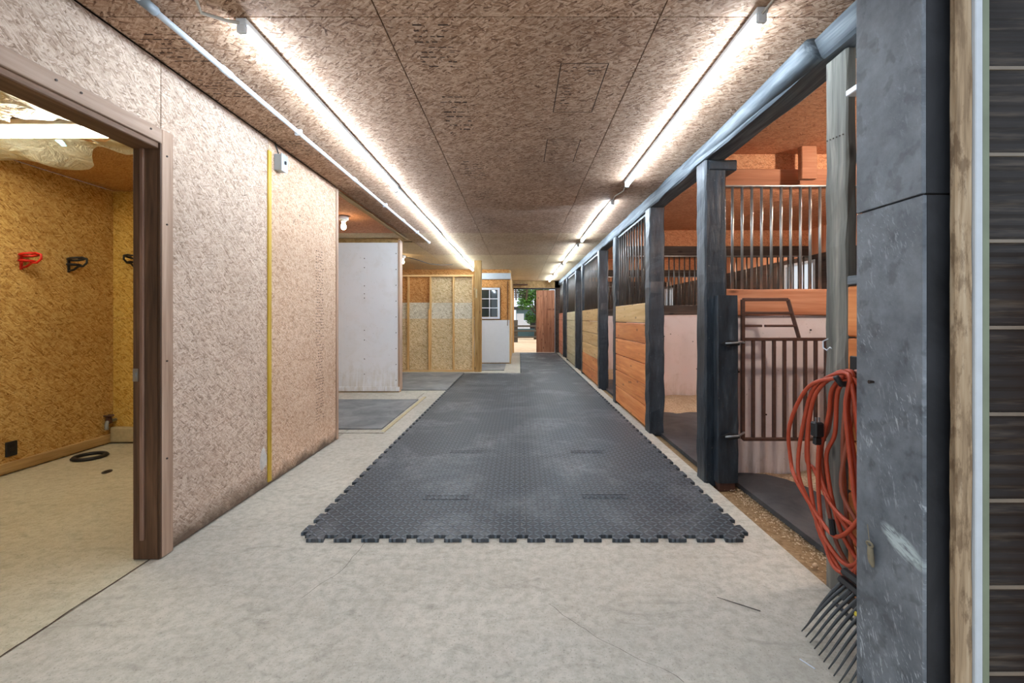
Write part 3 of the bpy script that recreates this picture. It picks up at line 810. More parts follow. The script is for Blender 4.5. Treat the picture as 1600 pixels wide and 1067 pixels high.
for y, lab in ((2.4, 'nearest'), (3.82, 'second'), (6.95, 'third'), (10.25, 'fourth'), (13.45, 'farthest')):  # added lamps, kept out of view, to brighten the stall interiors
    lampholder(2.75, y, H - .18, 'added fill lamp, out of view on the ceiling of the %s stall' % lab, 'fill_bulb_stall')
# cable from the far lampholder
build('lamp_cable', MB().tube([(-2.38, 9.36, 2.50), (-2.2, 9.6, 2.47), (-2.0, 9.9, 2.42), (-1.8, 10.3, 2.44), (-1.6, 10.7, 2.50)], .008, 6), 'dark_cable', smooth=True,
      label='loose dark cable drooping under the ceiling by the stud wall', cat='cable')

# stud wall
ws = empty('wall_stud', (-2.4, 10.2, 0), kind='structure')
xs2 = [-3.5, -2.535, -2.03, -1.505, -1.06]
for i in range(len(xs2) - 1):
    for z0, z1, mt in ((.05, 1.20, 'osb_stud'), (1.204, 1.575, 'osb_stud_pale'), (1.58, 2.17, 'osb_orange' if i < 2 else 'osb_stud')):
        build('wall_panel', B(xs2[i] + .002, xs2[i + 1] - .002, 10.24, 10.255, z0, z1), mt, ws)
for k, x in enumerate(xs2):
    build('stud', hewn(x - .02, x + .02, 10.17, 10.24, .04, 2.16, 'z', .003, .3, .004, seed=k), 'stud', ws)
build('stud', hewn(-2.07, -2.045, 10.15, 10.19, .05, 1.42, 'z', .002, .3, .004, seed=31), 'stud', ws)
build('top_plate', B(-3.5, -1.04, 10.165, 10.26, 2.16, 2.20, bev=.004), 'stud_x', ws)
build('bottom_plate', B(-3.5, -1.04, 10.165, 10.26, .0, .045, bev=.004), 'stud_x', ws)
build('pine_post', hewn(-1.03, -.87, 10.16, 10.32, 0, H, 'z', .003, .25, .008, seed=5), 'pine_post', label='square brown pine post at the right end of the stud wall', cat='post')
build('note_card', B(-.995, -.965, 10.150, 10.156, 1.68, 1.88), 'block', label='small pale card tacked high on the pine post', cat='card')

# window wall
ww = empty('wall_window', (-1, 12.1, 0), kind='structure')
build('white_panel', B(-1.9, -.27, 11.985, 12.0, .03, 1.17), 'white_far', ww)
build('wall_panel', B(-.50, -.27, 11.985, 12.0, 1.174, 2.25), 'osb_orange', ww)
build('wall_panel', B(-1.9, -.50, 11.985, 12.0, 2.05, 2.25), 'osb_orange', ww)
build('wall_panel', B(-1.9, -1.29, 11.985, 12.0, 1.174, 2.05), 'osb_orange', ww)
build('wall_core', B(-4.1, -.29, 12.06, 12.16, 0, H), 'osb_orange', ww)
build('end_trim', B(-.27, -.235, 11.97, 12.17, 0, 2.50, bev=.004), 'stud', ww)
build('header_board', B(-1.04, -.24, 11.93, 11.985, 2.255, 2.42, bev=.005), 'white_trim', ww)
build('dark_upright', B(-.33, -.315, 11.96, 11.985, 1.02, 2.2), 'jamb', ww)
win1 = empty('window_1', (-.9, 11.98, 1.19), kind='structure')
X0, X1, Z0, Z1 = -1.29, -.53, 1.20, 2.03
mb = MB()
mb.box(X0, X1, 11.955, 12.01, Z0, Z0 + .05); mb.box(X0, X1, 11.955, 12.01, Z1 - .05, Z1)
mb.box(X0, X0 + .05, 11.955, 12.01, Z0 + .05, Z1 - .05); mb.box(X1 - .06, X1, 11.955, 12.01, Z0 + .05, Z1 - .05)
build('window_frame', mb, 'white_far', win1)
gx = [X0 + .05, -1.045, -.815, X1 - .06]; gx = [X0 + .05 + k * (X1 - X0 - .11) / 3 for k in range(4)]
gz = [Z0 + .05 + k * (Z1 - Z0 - .10) / 3 for k in range(4)]
for k in (1, 2): build('muntin', B(gx[k] - .01, gx[k] + .01, 11.965, 11.985, Z0 + .05, Z1 - .05), 'white_far', win1)
for k in (1, 2): build('muntin', B(X0 + .05, X1 - .06, 11.966, 11.984, gz[k] - .01, gz[k] + .01), 'white_far', win1)
for i in range(3):
    for k in range(3): build('pane', B(gx[i] + .008, gx[i + 1] - .008, 11.974, 11.980, gz[k] + .008, gz[k + 1] - .008), 'glass_dark', win1)
# return wall to the far doorway
wrn = build('wall_return', B(-.30, -.255, 12.17, 15.8, 0, H), 'stud_x', kind='structure')
build('door_mat', B(-1.0, -.36, 10.42, 11.9, .001, .016, bev=.004), 'rubber', label='worn grey mat under the white window wall', cat='mat')

# ------------------------------------------------------------------ far end: doorway and sliding door
wfar = empty('wall_far', (0, 15.9, 0), kind='structure')
build('header', B(-.30, 1.7, 15.82, 15.92, 2.29, H), 'board_tan', wfar)
build('jamb_left', B(-.255, -.20, 15.72, 15.92, 0, 2.29), 'stud', wfar)
build('wall_side', B(-4.2, -.30, 15.82, 15.92, 0, H), 'dark_wall', wfar)
build('wall_side', B(1.24, 4.4, 15.82, 15.92, 0, H), 'dark_wall', wfar)
sd = empty('sliding_door', (.9, 15.75, 0), 'red-brown plank sliding door standing half across the far doorway', 'door')
for k, (a, b_) in enumerate(((.585, .80), (.799, 1.02), (1.019, 1.225))):
    build('board', hewn(a, b_, 15.72, 15.75, .02, 2.20, 'z', .0006, .5, .004, seed=60 + k), 'door_wood', sd)
build('cross_rail', B(.95, 1.22, 15.69, 15.72, 1.50, 1.56, bev=.004), 'door_wood', sd)
build('door_edge', B(1.228, 1.25, 15.70, 15.76, .02, 2.22), 'steel', sd)
build('door_track', B(-.22, 1.30, 15.66, 15.70, 2.225, 2.275, bev=.004), 'black_steel', label='dark steel track above the sliding door', cat='track')
build('overhead_board', B(-.22, .28, 15.5, 15.62, 2.36, 2.40, bev=.004), 'rust', label='short rust-brown board hanging above the far opening', cat='board')

# ------------------------------------------------------------------ outside beyond the doorway
yard = build('ground', B(-40, 40, 16.2, 90, -.35, -.06), 'sand', kind='structure')
build('ground', B(-8, 8, 15.92, 16.2, -.35, -.02), 'concrete', kind='structure')
fence = empty('rail_fence', (0, 23.7, -.06), 'grey wooden post-and-rail fence beyond the far doorway', 'fence')
for k, x in enumerate((-2.7, -.2, 2.3, 4.8)):
    build('post', hewn(x - .10, x + .10, 23.7, 23.88, -.06, 1.12, 'z', .006, .25, .02, seed=80 + k), 'fence', fence)
for z in (.22, .55, .80):
    build('rail', hewn(-5.2, 5.2, 23.62, 23.69, z - .045, z + .045, 'x', .005, .6, .01, seed=int(z * 100)), 'fence', fence)
aw = empty('awning', (.1, 17, 2.1), 'dark slatted awning roof hanging just outside the far doorway', 'awning')
for k in range(8):
    y = 16.6 + k * .28; z = 2.44 - k * .05
    build('slat', B(-.6, .36, y, y + .24, z - .01, z + .015), 'roof', aw)
for x in (-.55, -.15, .28): build('rafter', MB().tube([(x, 16.5, 2.41), (x, 18.9, 1.99)], .03, 4), 'fence', aw)
build('awning_post', hewn(-.62, -.50, 18.7, 18.82, -.06, 2.06, 'z', .003, .5, .01), 'fence', aw)
def tree(x, y, h, r, name, label, mat, n=2600, cz=None, drop=.6):
    t = empty(name, (x, y, -.06), label, 'tree')
    rr = random.Random(int(x * 7 + y))
    mb = MB().tube([(x, y, -.06), (x + .1, y, h * .35), (x - .05, y + .1, h * .6), (x, y, h * .85)], [.16, .12, .08, .03], 8)
    for k in range(5):
        a = rr.random() * 6.28; mb.tube([(x, y, h * (.4 + .08 * k)), (x + r * .6 * math.cos(a), y + r * .6 * math.sin(a), h * (.6 + .07 * k))], [.05, .015], 5)
    build('trunk', mb, 'bark', t, smooth=True)
    cl = [(x + rr.gauss(0, r * .5), y + rr.gauss(0, r * .5), (cz or h * .7) + rr.gauss(0, r * drop)) for _ in range(16)]
    lf = MB()
    for k in range(n):
        c = rr.choice(cl); d = Vector((rr.gauss(0, 1), rr.gauss(0, 1), rr.gauss(0, 1))).normalized() * (r * .42 * rr.random() ** .4)
        p = Vector(c) + d; a = rr.random() * 6.28; s = .075
        u = Vector((math.cos(a), math.sin(a), rr.uniform(-.5, .5))) * s; w = u.orthogonal().normalized() * s * .6
        lf.quad(tuple(p - u), tuple(p + w), tuple(p + u), tuple(p - w))
    build('foliage', lf, mat, t, kind='stuff')
tree(1.0, 27, 3.6, 1.0, 'leafy_tree', 'bright green leafy tree seen through the far doorway', 'leaf', 4200, 2.6)
tree(-2.6, 32, 5.5, 1.8, 'leafy_tree', 'tall green tree at the left beyond the yard fence', 'leaf', 3000)
for k, (x, h) in enumerate(((-6, 7), (-1.5, 6.5), (1.6, 7.5), (5.5, 7), (9, 7))):
    tree(x * 1.35, 44 + 7 * (k % 2), h, 1.9, 'dark_tree', ['dark tree far left in the row behind the shed', 'dark tree behind the pale shed wall', 'dark tall tree right behind the shed', 'dark tree to the right of the shed', 'dark tree at the right end of the far row'][k], 'leaf_dark', 3000, h * .5, 1.0)
tree(2.2, 29.5, 2.2, .9, 'low_shrub', 'low bushy shrub in front of the shed', 'leaf', 2600, 1.1)
sh = empty('shed', (.8, 38, -.06), 'blue-grey shed standing beyond the yard fence', 'shed')
build('wall', B(-.3, 4.5, 37, 40, -.06, 1.95), 'shed', sh); build('roof', B(-.6, 4.8, 36.7, 40.3, 1.95, 2.15), 'roof', sh)
build('opening', B(.5, 1.9, 36.95, 37.0, -.06, 1.5), 'shed_dark', sh)  # flat dark panel standing in for the shade inside the shed
build('white_door', B(-.25, .35, 36.93, 37.0, -.06, 1.6), 'white_far', sh)
build('low_barrier', B(-6, 6, 29.5, 29.7, -.06, .52, bev=.02), plain_mat('teal_grey_barrier', srgb(70, 96, 100), .7), label='low teal-grey barrier behind the rail fence', cat='barrier')
build('white_bin', B(.25, .75, 33, 33.5, -.06, 1.05, bev=.03), 'white_far', label='small white bin in front of the shed opening', cat='bin')

# ------------------------------------------------------------------ ceiling tubes
def strip_lamp(x, y0, y1, label, group):
    e = empty('strip_lamp', (x, (y0 + y1) / 2, H - .06), label, 'lamp', group)
    z = H - .001
    build('housing', B(x - .024, x + .024, y0, y1, z - .028, z, bev=.004), 'white_plastic', e)
    build('tube', MB().tube([(x, y0 + .02, z - .043), (x, y1 - .02, z - .043)], .017, 12), 'tube', e, smooth=True)
    for ya, yb in ((y0, y0 + .022), (y1 - .022, y1)):
        build('end_cap', B(x - .020, x + .020, ya, yb, z - .064, z - .026, bev=.005), 'white_plastic', e)
    return e
LL = ['nearest tube lamp of the left ceiling run', 'second tube lamp of the left ceiling run', 'third tube lamp of the left ceiling run', 'farthest tube lamp of the left run, ending by the pine post']
for k in range(4): strip_lamp(-1.215 - .01 * k, 1.95 + 2.50 * k, 1.95 + 2.50 * k + 2.47, LL[k], 'tube lamps in the left run')
LR = ['nearest tube lamp of the right ceiling run, by the log beam', 'second tube lamp of the right ceiling run', 'third tube lamp of the right ceiling run', 'fourth tube lamp of the right ceiling run', 'farthest tube lamp of the right run, by the far doorway']
for k, (a, b_) in enumerate(((1.88, 4.27), (4.92, 7.36), (7.85, 10.3), (10.7, 13.1), (13.45, 15.5))): strip_lamp(1.02, a, b_, LR[k], 'tube lamps in the right run')
build('lamp_cable', MB().tube([(-1.32, 1.70, H - .01), (-1.30, 1.80, H - .03), (-1.33, 1.87, H - .035), (-1.26, 1.93, H - .03), (-1.215, 1.96, H - .02)], .007, 6), 'cable', smooth=True,
      label='cream cable feeding the near end of the left tube lamps', cat='cable')
build('lamp_cable', MB().tube([(.86, 1.70, H - .008), (.98, 1.72, H - .02), (1.02, 1.80, H - .03), (1.02, 1.885, H - .03)], .006, 6), 'cable', smooth=True,
      label='thin cable feeding the near end of the right tube lamps', cat='cable')
for (a, b_, lab) in ((4.27, 4.92, 'short lead linking the first and second right tube lamps'), (7.36, 7.85, 'short lead linking the second and third right tube lamps'), (10.3, 10.7, 'short lead linking the third and fourth right tube lamps')):
    build('lamp_lead', MB().tube([(1.02, a, H - .02), (1.04, (a * 2 + b_) / 3, H - .035), (1.0, (a + 2 * b_) / 3, H - .03), (1.02, b_, H - .02)], .006, 6), 'cable', smooth=True, label=lab, cat='cable')
# conduit
cd = empty('conduit_pipe', (-1.53, 4.6, H - .04), 'white plastic conduit pipe running along the left side of the ceiling', 'pipe')
build('pipe', MB().tube([(-1.53, 1.6, H - .022), (-1.535, 4.0, H - .024), (-1.54, 7.58, H - .022)], .014, 10), 'pvc', cd, smooth=True)
for y in (2.34, 4.16, 5.9): build('coupling', MB().cyl((-1.532, y - .035, H - .023), (-1.532, y + .035, H - .023), .0185, 10), 'pvc', cd, smooth=True)
build('coupling', MB().cyl((-1.53, 1.80, H - .022), (-1.53, 1.88, H - .022), .021, 10), 'pvc_grey', cd, smooth=True, label='grey coupling')
build('end_cap', MB().cyl((-1.54, 7.56, H - .022), (-1.54, 7.63, H - .022), .022, 10), 'white_plastic', cd, smooth=True)
for y in (3.1, 5.1, 6.7): build('clip', B(-1.56, -1.51, y, y + .02, H - .042, H - .001, bev=.004), 'pvc', cd)
build('ceiling_cable', MB().tube([(-1.98, 7.66, H - .006), (-1.56, 7.64, H - .006)], .006, 5), 'dark_cable', label='short dark cable from the conduit end to the alcove', cat='cable')
# junction box on left wall
jb = empty('switch_box', (WX + .03, 3.38, 2.33), 'small grey metal switch box high beside the yellow strip', 'switch box')
build('box', B(WX, WX + .055, 3.335, 3.415, 2.325, 2.445, bev=.004), 'grey_box', jb)
build('cover', B(WX + .055, WX + .061, 3.33, 3.42, 2.32, 2.45, bev=.002), 'grey_box', jb)
build('toggle', B(WX + .061, WX + .073, 3.368, 3.382, 2.375, 2.40, bev=.003), 'black_plastic', jb)
build('cable', MB().tube([(WX + .02, 3.37, 2.44), (WX + .012, 3.36, 2.48), (WX + .01, 3.33, H - .004)], .006, 6), 'dark_cable', jb, smooth=True)

# ------------------------------------------------------------------ floor mats
TH = .020
TW, TL = 1.225, 1.835
def seam(p0, p1, n, d, flare=.010):
    """dovetailed edge: corners stay put, n tabs stand out by d on the left of p0 -> p1 (d < 0: right)"""
    p0, p1 = Vector(p0), Vector(p1); t = (p1 - p0); L = t.length; t.normalize(); nrm = Vector((-t.y, t.x)); out = [(p0.x, p0.y)]
    per = L / n
    for k in range(n):
        for a, o, f in ((.25, 0, 0), (.25, 1, -flare), (.75, 1, flare), (.75, 0, 0)):
            q = p0 + t * (per * (k + a) + f) + nrm * d * o
            out.append((q.x, q.y))
    return out + [(p1.x, p1.y)]
mat_root = empty('interlocking_floor_mat', (0, 6, 0), 'long black rubber floor mat of interlocking tread tiles down the aisle', 'floor mat')
X_ = [-1.19, .012, 1.245]; Y0 = 2.478
ys_ = [Y0 + 1.835 * k for k in range(5)] + [Y0 + 1.835 * k for k in range(5, 8)]
ys_[-1] = 15.55
d = .022
vseam = {}; hseam = {}
for i in range(3):
    for j in range(len(ys_) - 1):
        vseam[i, j] = seam((X_[i], ys_[j]), (X_[i], ys_[j + 1]), 12, .035 if i == 0 else (-.035 if i == 2 else -.02))
for i in range(2):
    for j in range(len(ys_)):
        hseam[i, j] = seam((X_[i], ys_[j]), (X_[i + 1], ys_[j]), 8, -.045 if j == 0 else -.02)
for j in range(len(ys_) - 1):
    for i in (0, 1):
        if i == 0 and j > 3: continue
        bot = hseam[i, j]; top = hseam[i, j + 1]; lef = vseam[i, j]; rig = vseam[i + 1, j]
        poly = bot[:] + rig[:] + top[::-1] + lef[::-1]
        cx = sum(p[0] for p in poly) / len(poly); cy = sum(p[1] for p in poly) / len(poly)
        poly = [(cx + (x - cx) * .9985, cy + (y - cy) * .9985) for x, y in poly]
        cl = [poly[0]]
        for p in poly[1:]:
            if (Vector(p) - Vector(cl[-1])).length > .004: cl.append(p)
        build('mat_tile', MB().prism(cl, .001, TH), 'tread' if j < 4 else 'tread_dusty', mat_root)
# embossed maker's bars, plain raised rules
for (x, y) in ((.42, 2.98), (-.64, 2.96), (.46, 3.98), (-.62, 3.98)):
    mb = MB()
    for k in range(6): mb.box(x + k * .048, x + k * .048 + .03, y + .025, y + .042, TH, TH + .003)
    mb.box(x, x + .30, y, y + .006, TH, TH + .003); mb.box(x, x + .30, y + .06, y + .066, TH, TH + .003)
    build('embossed_bar', mb, 'tread', mat_root)
def slab_mat(x0, x1, y0, y1, z1, mat, label, name='rubber_mat', seed=0):
    pts = []
    for (ax, ay, bx, by) in ((x0, y0, x1, y0), (x1, y0, x1, y1), (x1, y1, x0, y1), (x0, y1, x0, y0)):
        for k in range(6):
            t = k / 6; pts.append((ax + (bx - ax) * t + .006 * noise.noise(Vector((seed + t * 9, ax, ay))), ay + (by - ay) * t + .006 * noise.noise(Vector((seed + t * 9, ay + 7, ax)))))
    return build(name, MB().prism(pts, .001, z1), mat, label=label, cat='mat')
slab_mat(-3.2, -1.51, 4.90, 6.66, .014, 'rubber', 'worn grey rubber mat in front of the white partition')
slab_mat(-3.2, -1.55, 6.69, 7.30, .010, 'concrete', 'thin strip of pale board at the foot of the white partition', 'floor_board', 3)
slab_mat(-3.0, -1.235, 7.55, 9.95, .014, 'rubber', 'grey rubber mat before the stud wall, beside the tread mat', seed=5)
build('trim_floor_edge', B(-1.485, -1.44, 4.78, 6.9, .0, .012, bev=.003), 'block', kind='structure')
build('trim_floor_edge', B(-3.2, -1.44, 4.74, 4.78, .0, .010, bev=.003), 'concrete', kind='structure')
# stall mats
pts = [(1.60, 1.3), (1.60, 2.0), (1.60, 2.9), (1.60, 3.42), (1.66, 3.50), (1.78, 3.50), (1.90, 3.47), (2.0, 3.36), (2.06, 3.2), (2.08, 2.9), (2.08, 1.3)]
mb = MB().prism(pts, -.03, .0)
mb.v = [(x, y, z + (.05 if x > 1.9 and y > 2.5 else .02 if y > 3.3 else 0)) for x, y, z in mb.v]
build('stall_mat', MB().prism(pts, -.022, .012), 'rubber_dark', label='black rubber mat with a rounded corner in the nearest stall', cat='mat')
build('stall_mat', MB().prism([(1.49, 3.6), (1.49, 6.3), (2.6, 6.3), (2.6, 5.5), (2.75, 3.6)], -.03, .008), 'rubber_dark', label='dark rubber mat in the entrance of the second stall', cat='mat')
build('stall_mat', MB().prism([(1.49, 6.7), (1.49, 9.6), (3.0, 9.6), (3.0, 6.7)], -.03, .006), 'rubber_dark', label='dark rubber mat in the entrance of the third stall', cat='mat')

# ------------------------------------------------------------------ beam and posts on the right
beam = empty('timber_beam', (1.45, 9, 2.39), 'long blue-grey hewn timber beam over the stall fronts', 'beam')
build('lower_timber', hewn(1.37, 1.53, .95, 15.8, 2.392, H - .006, 'y', .006, .25, .012, seed=2), 'grey_beam', beam)
mb = MB(); n = 40; y0 = 2.06
for i in range(n + 1):
    y = y0 + (4.6 - y0) * i / n; t = i / n; r = .066 * (1 - t) ** .6 + .004
    cx = 1.372 + .05 * t; cz = 2.46 + .02 * t
    for k in range(12):
        a = 2 * math.pi * k / 12
        mb.v.append((cx + r * math.cos(a) * (1 + .05 * noise.noise(Vector((y * 3, k, 0)))), y + (0 if i else .03 * math.sin(a)), min(H - .002, cz + r * .95 * math.sin(a))))
for i in range(n):
    for k in range(12): l = (k + 1) % 12; mb.f.append((i * 12 + k, i * 12 + l, (i + 1) * 12 + l, (i + 1) * 12 + k))
mb.f.append(tuple(range(12))); mb.f.append(tuple(n * 12 + k for k in range(12)))
build('log_half', mb, 'grey_beam', beam, smooth=True, label='rounded log lying along the beam top')

PY = [3.31, 4.73, 6.42, 7.73, 9.82, 10.95, 13.0, 14.1]
PL = ['tall black hewn post at the gate, nearest of the black posts', 'second black post, knotty, at the near end of the orange plank panel',
      'third black post, at the far end of the orange plank panel', 'fourth black post, before the tan plank panel',
      'fifth black post, behind the tan plank panel', 'sixth black post, before the pale plank panel', 'seventh black post, behind the pale plank panel', 'eighth and farthest black post, before the pink plank panel']
for k, (y, lab) in enumerate(zip(PY, PL)):
    build('timber_post', hewn(1.37, 1.53, y, y + .165, -.02, 2.388, 'z', .006 if k else .004, .06, .012, seed=11 + k), 'black_timber', label=lab, cat='post', group='black posts along the stalls')
build('post_cap', hewn(1.40, 1.60, 3.30, 3.50, 2.31, 2.386, 'x', .003, .1, .01, seed=9), 'black_timber', label='dark timber block behind the top of the nearest black post', cat='block')
# weathered grey post
gp = empty('weathered_post', (1.43, 2.0, 0), 'weathered grey wooden post behind the extension cord', 'post')
build('shaft', hewn(1.41, 1.452, 1.93, 2.065, -.03, 2.385, 'z', .004, .12, .006, seed=21), 'grey_post', gp)
for k in range(6): build('nail', screws([(1.408, 1.95 + .02 * k, 2.02 + .002 * k)], 'x', .003), 'screw', gp)
build('wire_hook', MB().tube([(1.408, 2.045, 1.125), (1.385, 2.045, 1.115), (1.382, 2.04, 1.085), (1.382, 2.015, 1.075), (1.382, 1.995, 1.09), (1.382, 1.985, 1.085)], .003, 6), 'pvc', gp, smooth=True, label='bent pale wire hook')
lb = empty('light_bracket', (1.46, 1.85, 2.1), 'small pale wooden bracket under the beam by the big column', 'bracket')
build('block', B(1.425, 1.50, 1.80, 1.90, 2.20, 2.385, bev=.004), 'white_trim', lb)
build('shelf_strip', B(1.40, 1.50, 1.78, 1.925, 2.17, 2.195, bev=.003), 'white_far', lb)
build('hanging_wire', MB().tube([(1.42, 1.86, 2.17), (1.425, 1.86, 1.9), (1.43, 1.84, 1.4)], .004, 6), 'pvc', lb, smooth=True)

# stall fronts: planks below, bars above
def stall_front(y0, y1, mats, label, nb, topz=1.39, bars=True, x=1.375, np_=6):
    e = empty('plank_barrier', (x + .02, (y0 + y1) / 2, .03), label, 'stall front', 'plank and bar stall fronts')
    h = (topz - .035) / np_
    for k in range(np_):
        z = .035 + k * h
        build('plank', hewn(x, x + .038, y0, y1, z + .003, z + h - .004, 'y', .0012, .4, .006, seed=y0 * 3 + k), mats[min(k, len(mats) - 1)], e)
    if bars:
        for k in range(nb):
            y = y0 + (y1 - y0) * (k + .5) / nb
            build('bar', MB().cyl((x + .045, y, topz - .12), (x + .045, y, 2.385), .010, 8), 'bar_dark', e, smooth=True)
        build('top_rail', B(x + .03, x + .06, y0, y1, 2.36, 2.386), 'black_timber', e)
    return e
stall_front(4.90, 6.415, ['plank_orange', 'plank_orange', 'plank_orange', 'plank_orange', 'plank_orange', 'plank_tan'], 'nearest full stall front, orange planks with steel bars above', 12)
stall_front(7.90, 9.815, ['plank_orange', 'plank_orange', 'plank_tan', 'plank_tan', 'plank_tan', 'plank_tan'], 'second stall front, tan planks with bars above', 14)
stall_front(11.12, 12.995, ['plank_pale'], 'third stall front, pale greenish planks with bars above', 14)
stall_front(14.27, 15.7, ['plank_pink'], 'farthest stall front, pink planks beside the sliding door', 10)
nf = stall_front(1.10, 1.925, ['plank_orange'], 'orange plank panel showing between the cord and the black column', 1, topz=1.36, bars=False, x=1.412)
build('cap_rail', B(1.405, 1.455, 1.10, 1.925, 1.362, 1.40, bev=.004), 'grey_beam', nf)
bp = empty('hanger_bracket', (1.41, 1.86, .9), 'black bracket that the orange cord hangs from', 'bracket')
build('plate', B(1.398, 1.412, 1.78, 1.90, .93, 1.06, bev=.003), 'black_steel', bp)
build('peg', MB().tube([(1.40, 1.80, .955), (1.29, 1.80, .955), (1.27, 1.80, .985)], .012, 8), 'black_steel', bp, smooth=True)

# partitions between the stalls
def partition(y, label, first=False, nb=36):
    e = empty('stall_partition', (2.9, y + .04, 0), label, 'partition', 'bar partitions between stalls')
    x0, x1 = 1.54, 4.30
    build('kickboard', B(x0, x1, y, y + .02, -.02, 1.24 if first else 1.27, bev=.002), 'kick', e)
    build('kickboard_back', B(x0, x1, y + .05, y + .07, -.02, 1.24), 'kick', e)
    if first:
        build('rail_plank', hewn(x0, x1, y - .025, y + .06, 1.242, 1.445, 'x', .003, .3, .006, seed=41), 'plank_x', e)
        build('head_beam', hewn(x0, x1, y + .02, y + .12, 2.265, 2.40, 'x', .003, .3, .006, seed=44), 'plank_x', e)
        z0, z1, mb_, r = 1.44, 2.262, 'bar_steel', .0105
    else:
        build('rail_plank', hewn(x0, x1, y - .02, y + .06, 1.272, 1.41, 'x', .003, .3, .006, seed=y), 'plank_dark_x', e)
        build('head_beam', hewn(x0, x1, y + .0, y + .10, 2.13, 2.285, 'x', .003, .3, .006, seed=y + 2), 'plank_dark_x', e)
        z0, z1, mb_, r = 1.40, 2.14, 'bar_dark', .0105
    build('upper_board', B(x0, x1, y + .055, y + .07, 2.28 if not first else 2.39, H - .002), 'osb_partition', e)
    build('bar_rail', B(x0, x1, y - .012, y + .016, z1 - .012, z1, bev=.002), 'bar_steel', e)
    for k in range(nb):
        x = x0 + .055 + k * .0765
        if x > x1: break
        build('bar', MB().cyl((x, y + .002, z0), (x, y + .002, z1 - .005), r, 8), mb_, e, smooth=True)
    return e
partition(3.52, 'nearest stall partition, pale kickboard and steel bars behind the rusty gate', True)
partition(6.62, 'second stall partition with dark rails, seen through the open second stall')
partition(9.92, 'third stall partition, seen through the bars of the second')
partition(13.1, 'fourth and farthest stall partition')
build('brace_board', hewn(2.14, 2.26, 3.40, 3.45, 2.28, H - .003, 'z', .002, .1, .006), 'plank_x', label='short rusty brown board hanging above the bars of the nearest stall', cat='board')
for o_, q_, yy_ in (('stall_partition', 16, 3.517), ('stall_partition.001', 12, 6.617)):
    build('screw_heads', screws([(R.uniform(1.6, 3.4), yy_, R.uniform(.3, 1.2)) for _ in range(q_)], 'y', .007), 'screw', bpy.data.objects[o_], kind='stuff')

# outer wall of the stalls with windows
wo = empty('wall_right', (4.4, 8, 0), kind='structure')
spans = [(1.0, 3.55), (4.35, 6.55), (7.30, 9.9), (10.7, 12.6), (13.3, 15.85)]
for a, b_ in spans:
    build('wall_boards', B(4.32, 4.36, a, b_, 0, 2.15), 'dark_wall', wo)
gaps = [(3.55, 4.35), (6.55, 7.30), (9.9, 10.7), (12.6, 13.3)]
for k, (a, b_) in enumerate(gaps):
    build('wall_boards', B(4.32, 4.36, a, b_, 0, 1.45), 'dark_wall', wo); build('wall_boards', B(4.32, 4.36, a, b_, 2.08, 2.15), 'dark_wall', wo)
    w = empty('window_%d' % (k + 2), (4.34, (a + b_) / 2, 1.45), kind='structure')
    mb = B(4.31, 4.37, a, a + .04, 1.45, 2.08); mb.box(4.31, 4.37, b_ - .04, b_, 1.45, 2.08); mb.box(4.31, 4.37, a + .04, b_ - .04, 1.45, 1.49); mb.box(4.31, 4.37, a + .04, b_ - .04, 2.04, 2.08)
    build('window_frame', mb, 'white_trim', w)
    build('pane', B(4.337, 4.343, a + .04, b_ - .04, 1.49, 2.04), 'glass_clear', w)
build('wall_panel', B(4.30, 4.36, 1.0, 15.85, 2.152, H), 'osb_ceiling_stall', wo)

# ------------------------------------------------------------------ the gate
gate = empty('stall_gate', (2.3, 3.33, .3), 'rusty brown tube gate with a dipped yoke top, swung open into the nearest stall', 'gate')
gy = 3.335; S = 3.335 / 700
def gX(px): return (px - 812) * S
def gZ(py): return 1.22 - (py - 497) * S
gx0, gx1 = gX(1160.5), gX(1160.5) + 1.26; cxm = (gx0 + gx1) / 2
def bar(x0, z0, x1, z1, r=.0125, nm='bar', mt='rust'):
    return build(nm, MB().tube([(x0, gy, z0), (x1, gy, z1)], r * 1.2, 4 if nm != 'x' else 8), mt, gate)
zt, zb, zy = gZ(530), gZ(686), gZ(468)
def rail(x0, x1, z, nm='rail', t=.024): return build(nm, B(x0, x1, gy - .013, gy + .013, z - t / 2, z + t / 2, bev=.003), 'rust', gate)
rail(gx0, gx1, zt, 'top_rail'); rail(gx0, gx1, zb, 'bottom_rail')
build('stile', B(gx0 - .013, gx0 + .013, gy - .013, gy + .013, zb, zy, bev=.003), 'rust', gate)
build('stile', B(gx1 - .013, gx1 + .013, gy - .013, gy + .013, zb, zy, bev=.003), 'rust', gate)
k = 1
while gx0 + .0775 * k < gx1 - .03:
    x = gx0 + .0775 * k; build('bar', B(x - .0115, x + .0115, gy - .011, gy + .011, zb, zt, bev=.003), 'rust', gate); k += 1
xa, xb = gX(1231), gX(1249)
for s in (0, 1):
    f = (lambda x: x) if s == 0 else (lambda x: 2 * cxm - x)
    rail(min(f(gx0), f(xa)), max(f(gx0), f(xa)), zy, 'yoke_rail')
    rail(min(f(gx0), f(gX(1236))), max(f(gx0), f(gX(1236))), gZ(489), 'yoke_rail', .02)
    rail(min(f(gx0), f(gX(1190))), max(f(gx0), f(gX(1190))), gZ(509), 'yoke_rail', .018)
    rail(min(f(gX(1195)), f(gX(1242))), max(f(gX(1195)), f(gX(1242))), gZ(509), 'yoke_rail', .018)
    build('yoke_side', MB().tube([(f(xa), gy, zy), (f(xb), gy, zt)], .016, 4), 'rust', gate)
gb = empty('gate_post', (1.5, 3.26, 0), 'short black square gate post in front of the nearest tall black post', 'post')
build('shaft', hewn(1.425, 1.575, 3.225, 3.30, .03, 1.385, 'z', .004, .1, .006, seed=77), 'black_timber', gb)
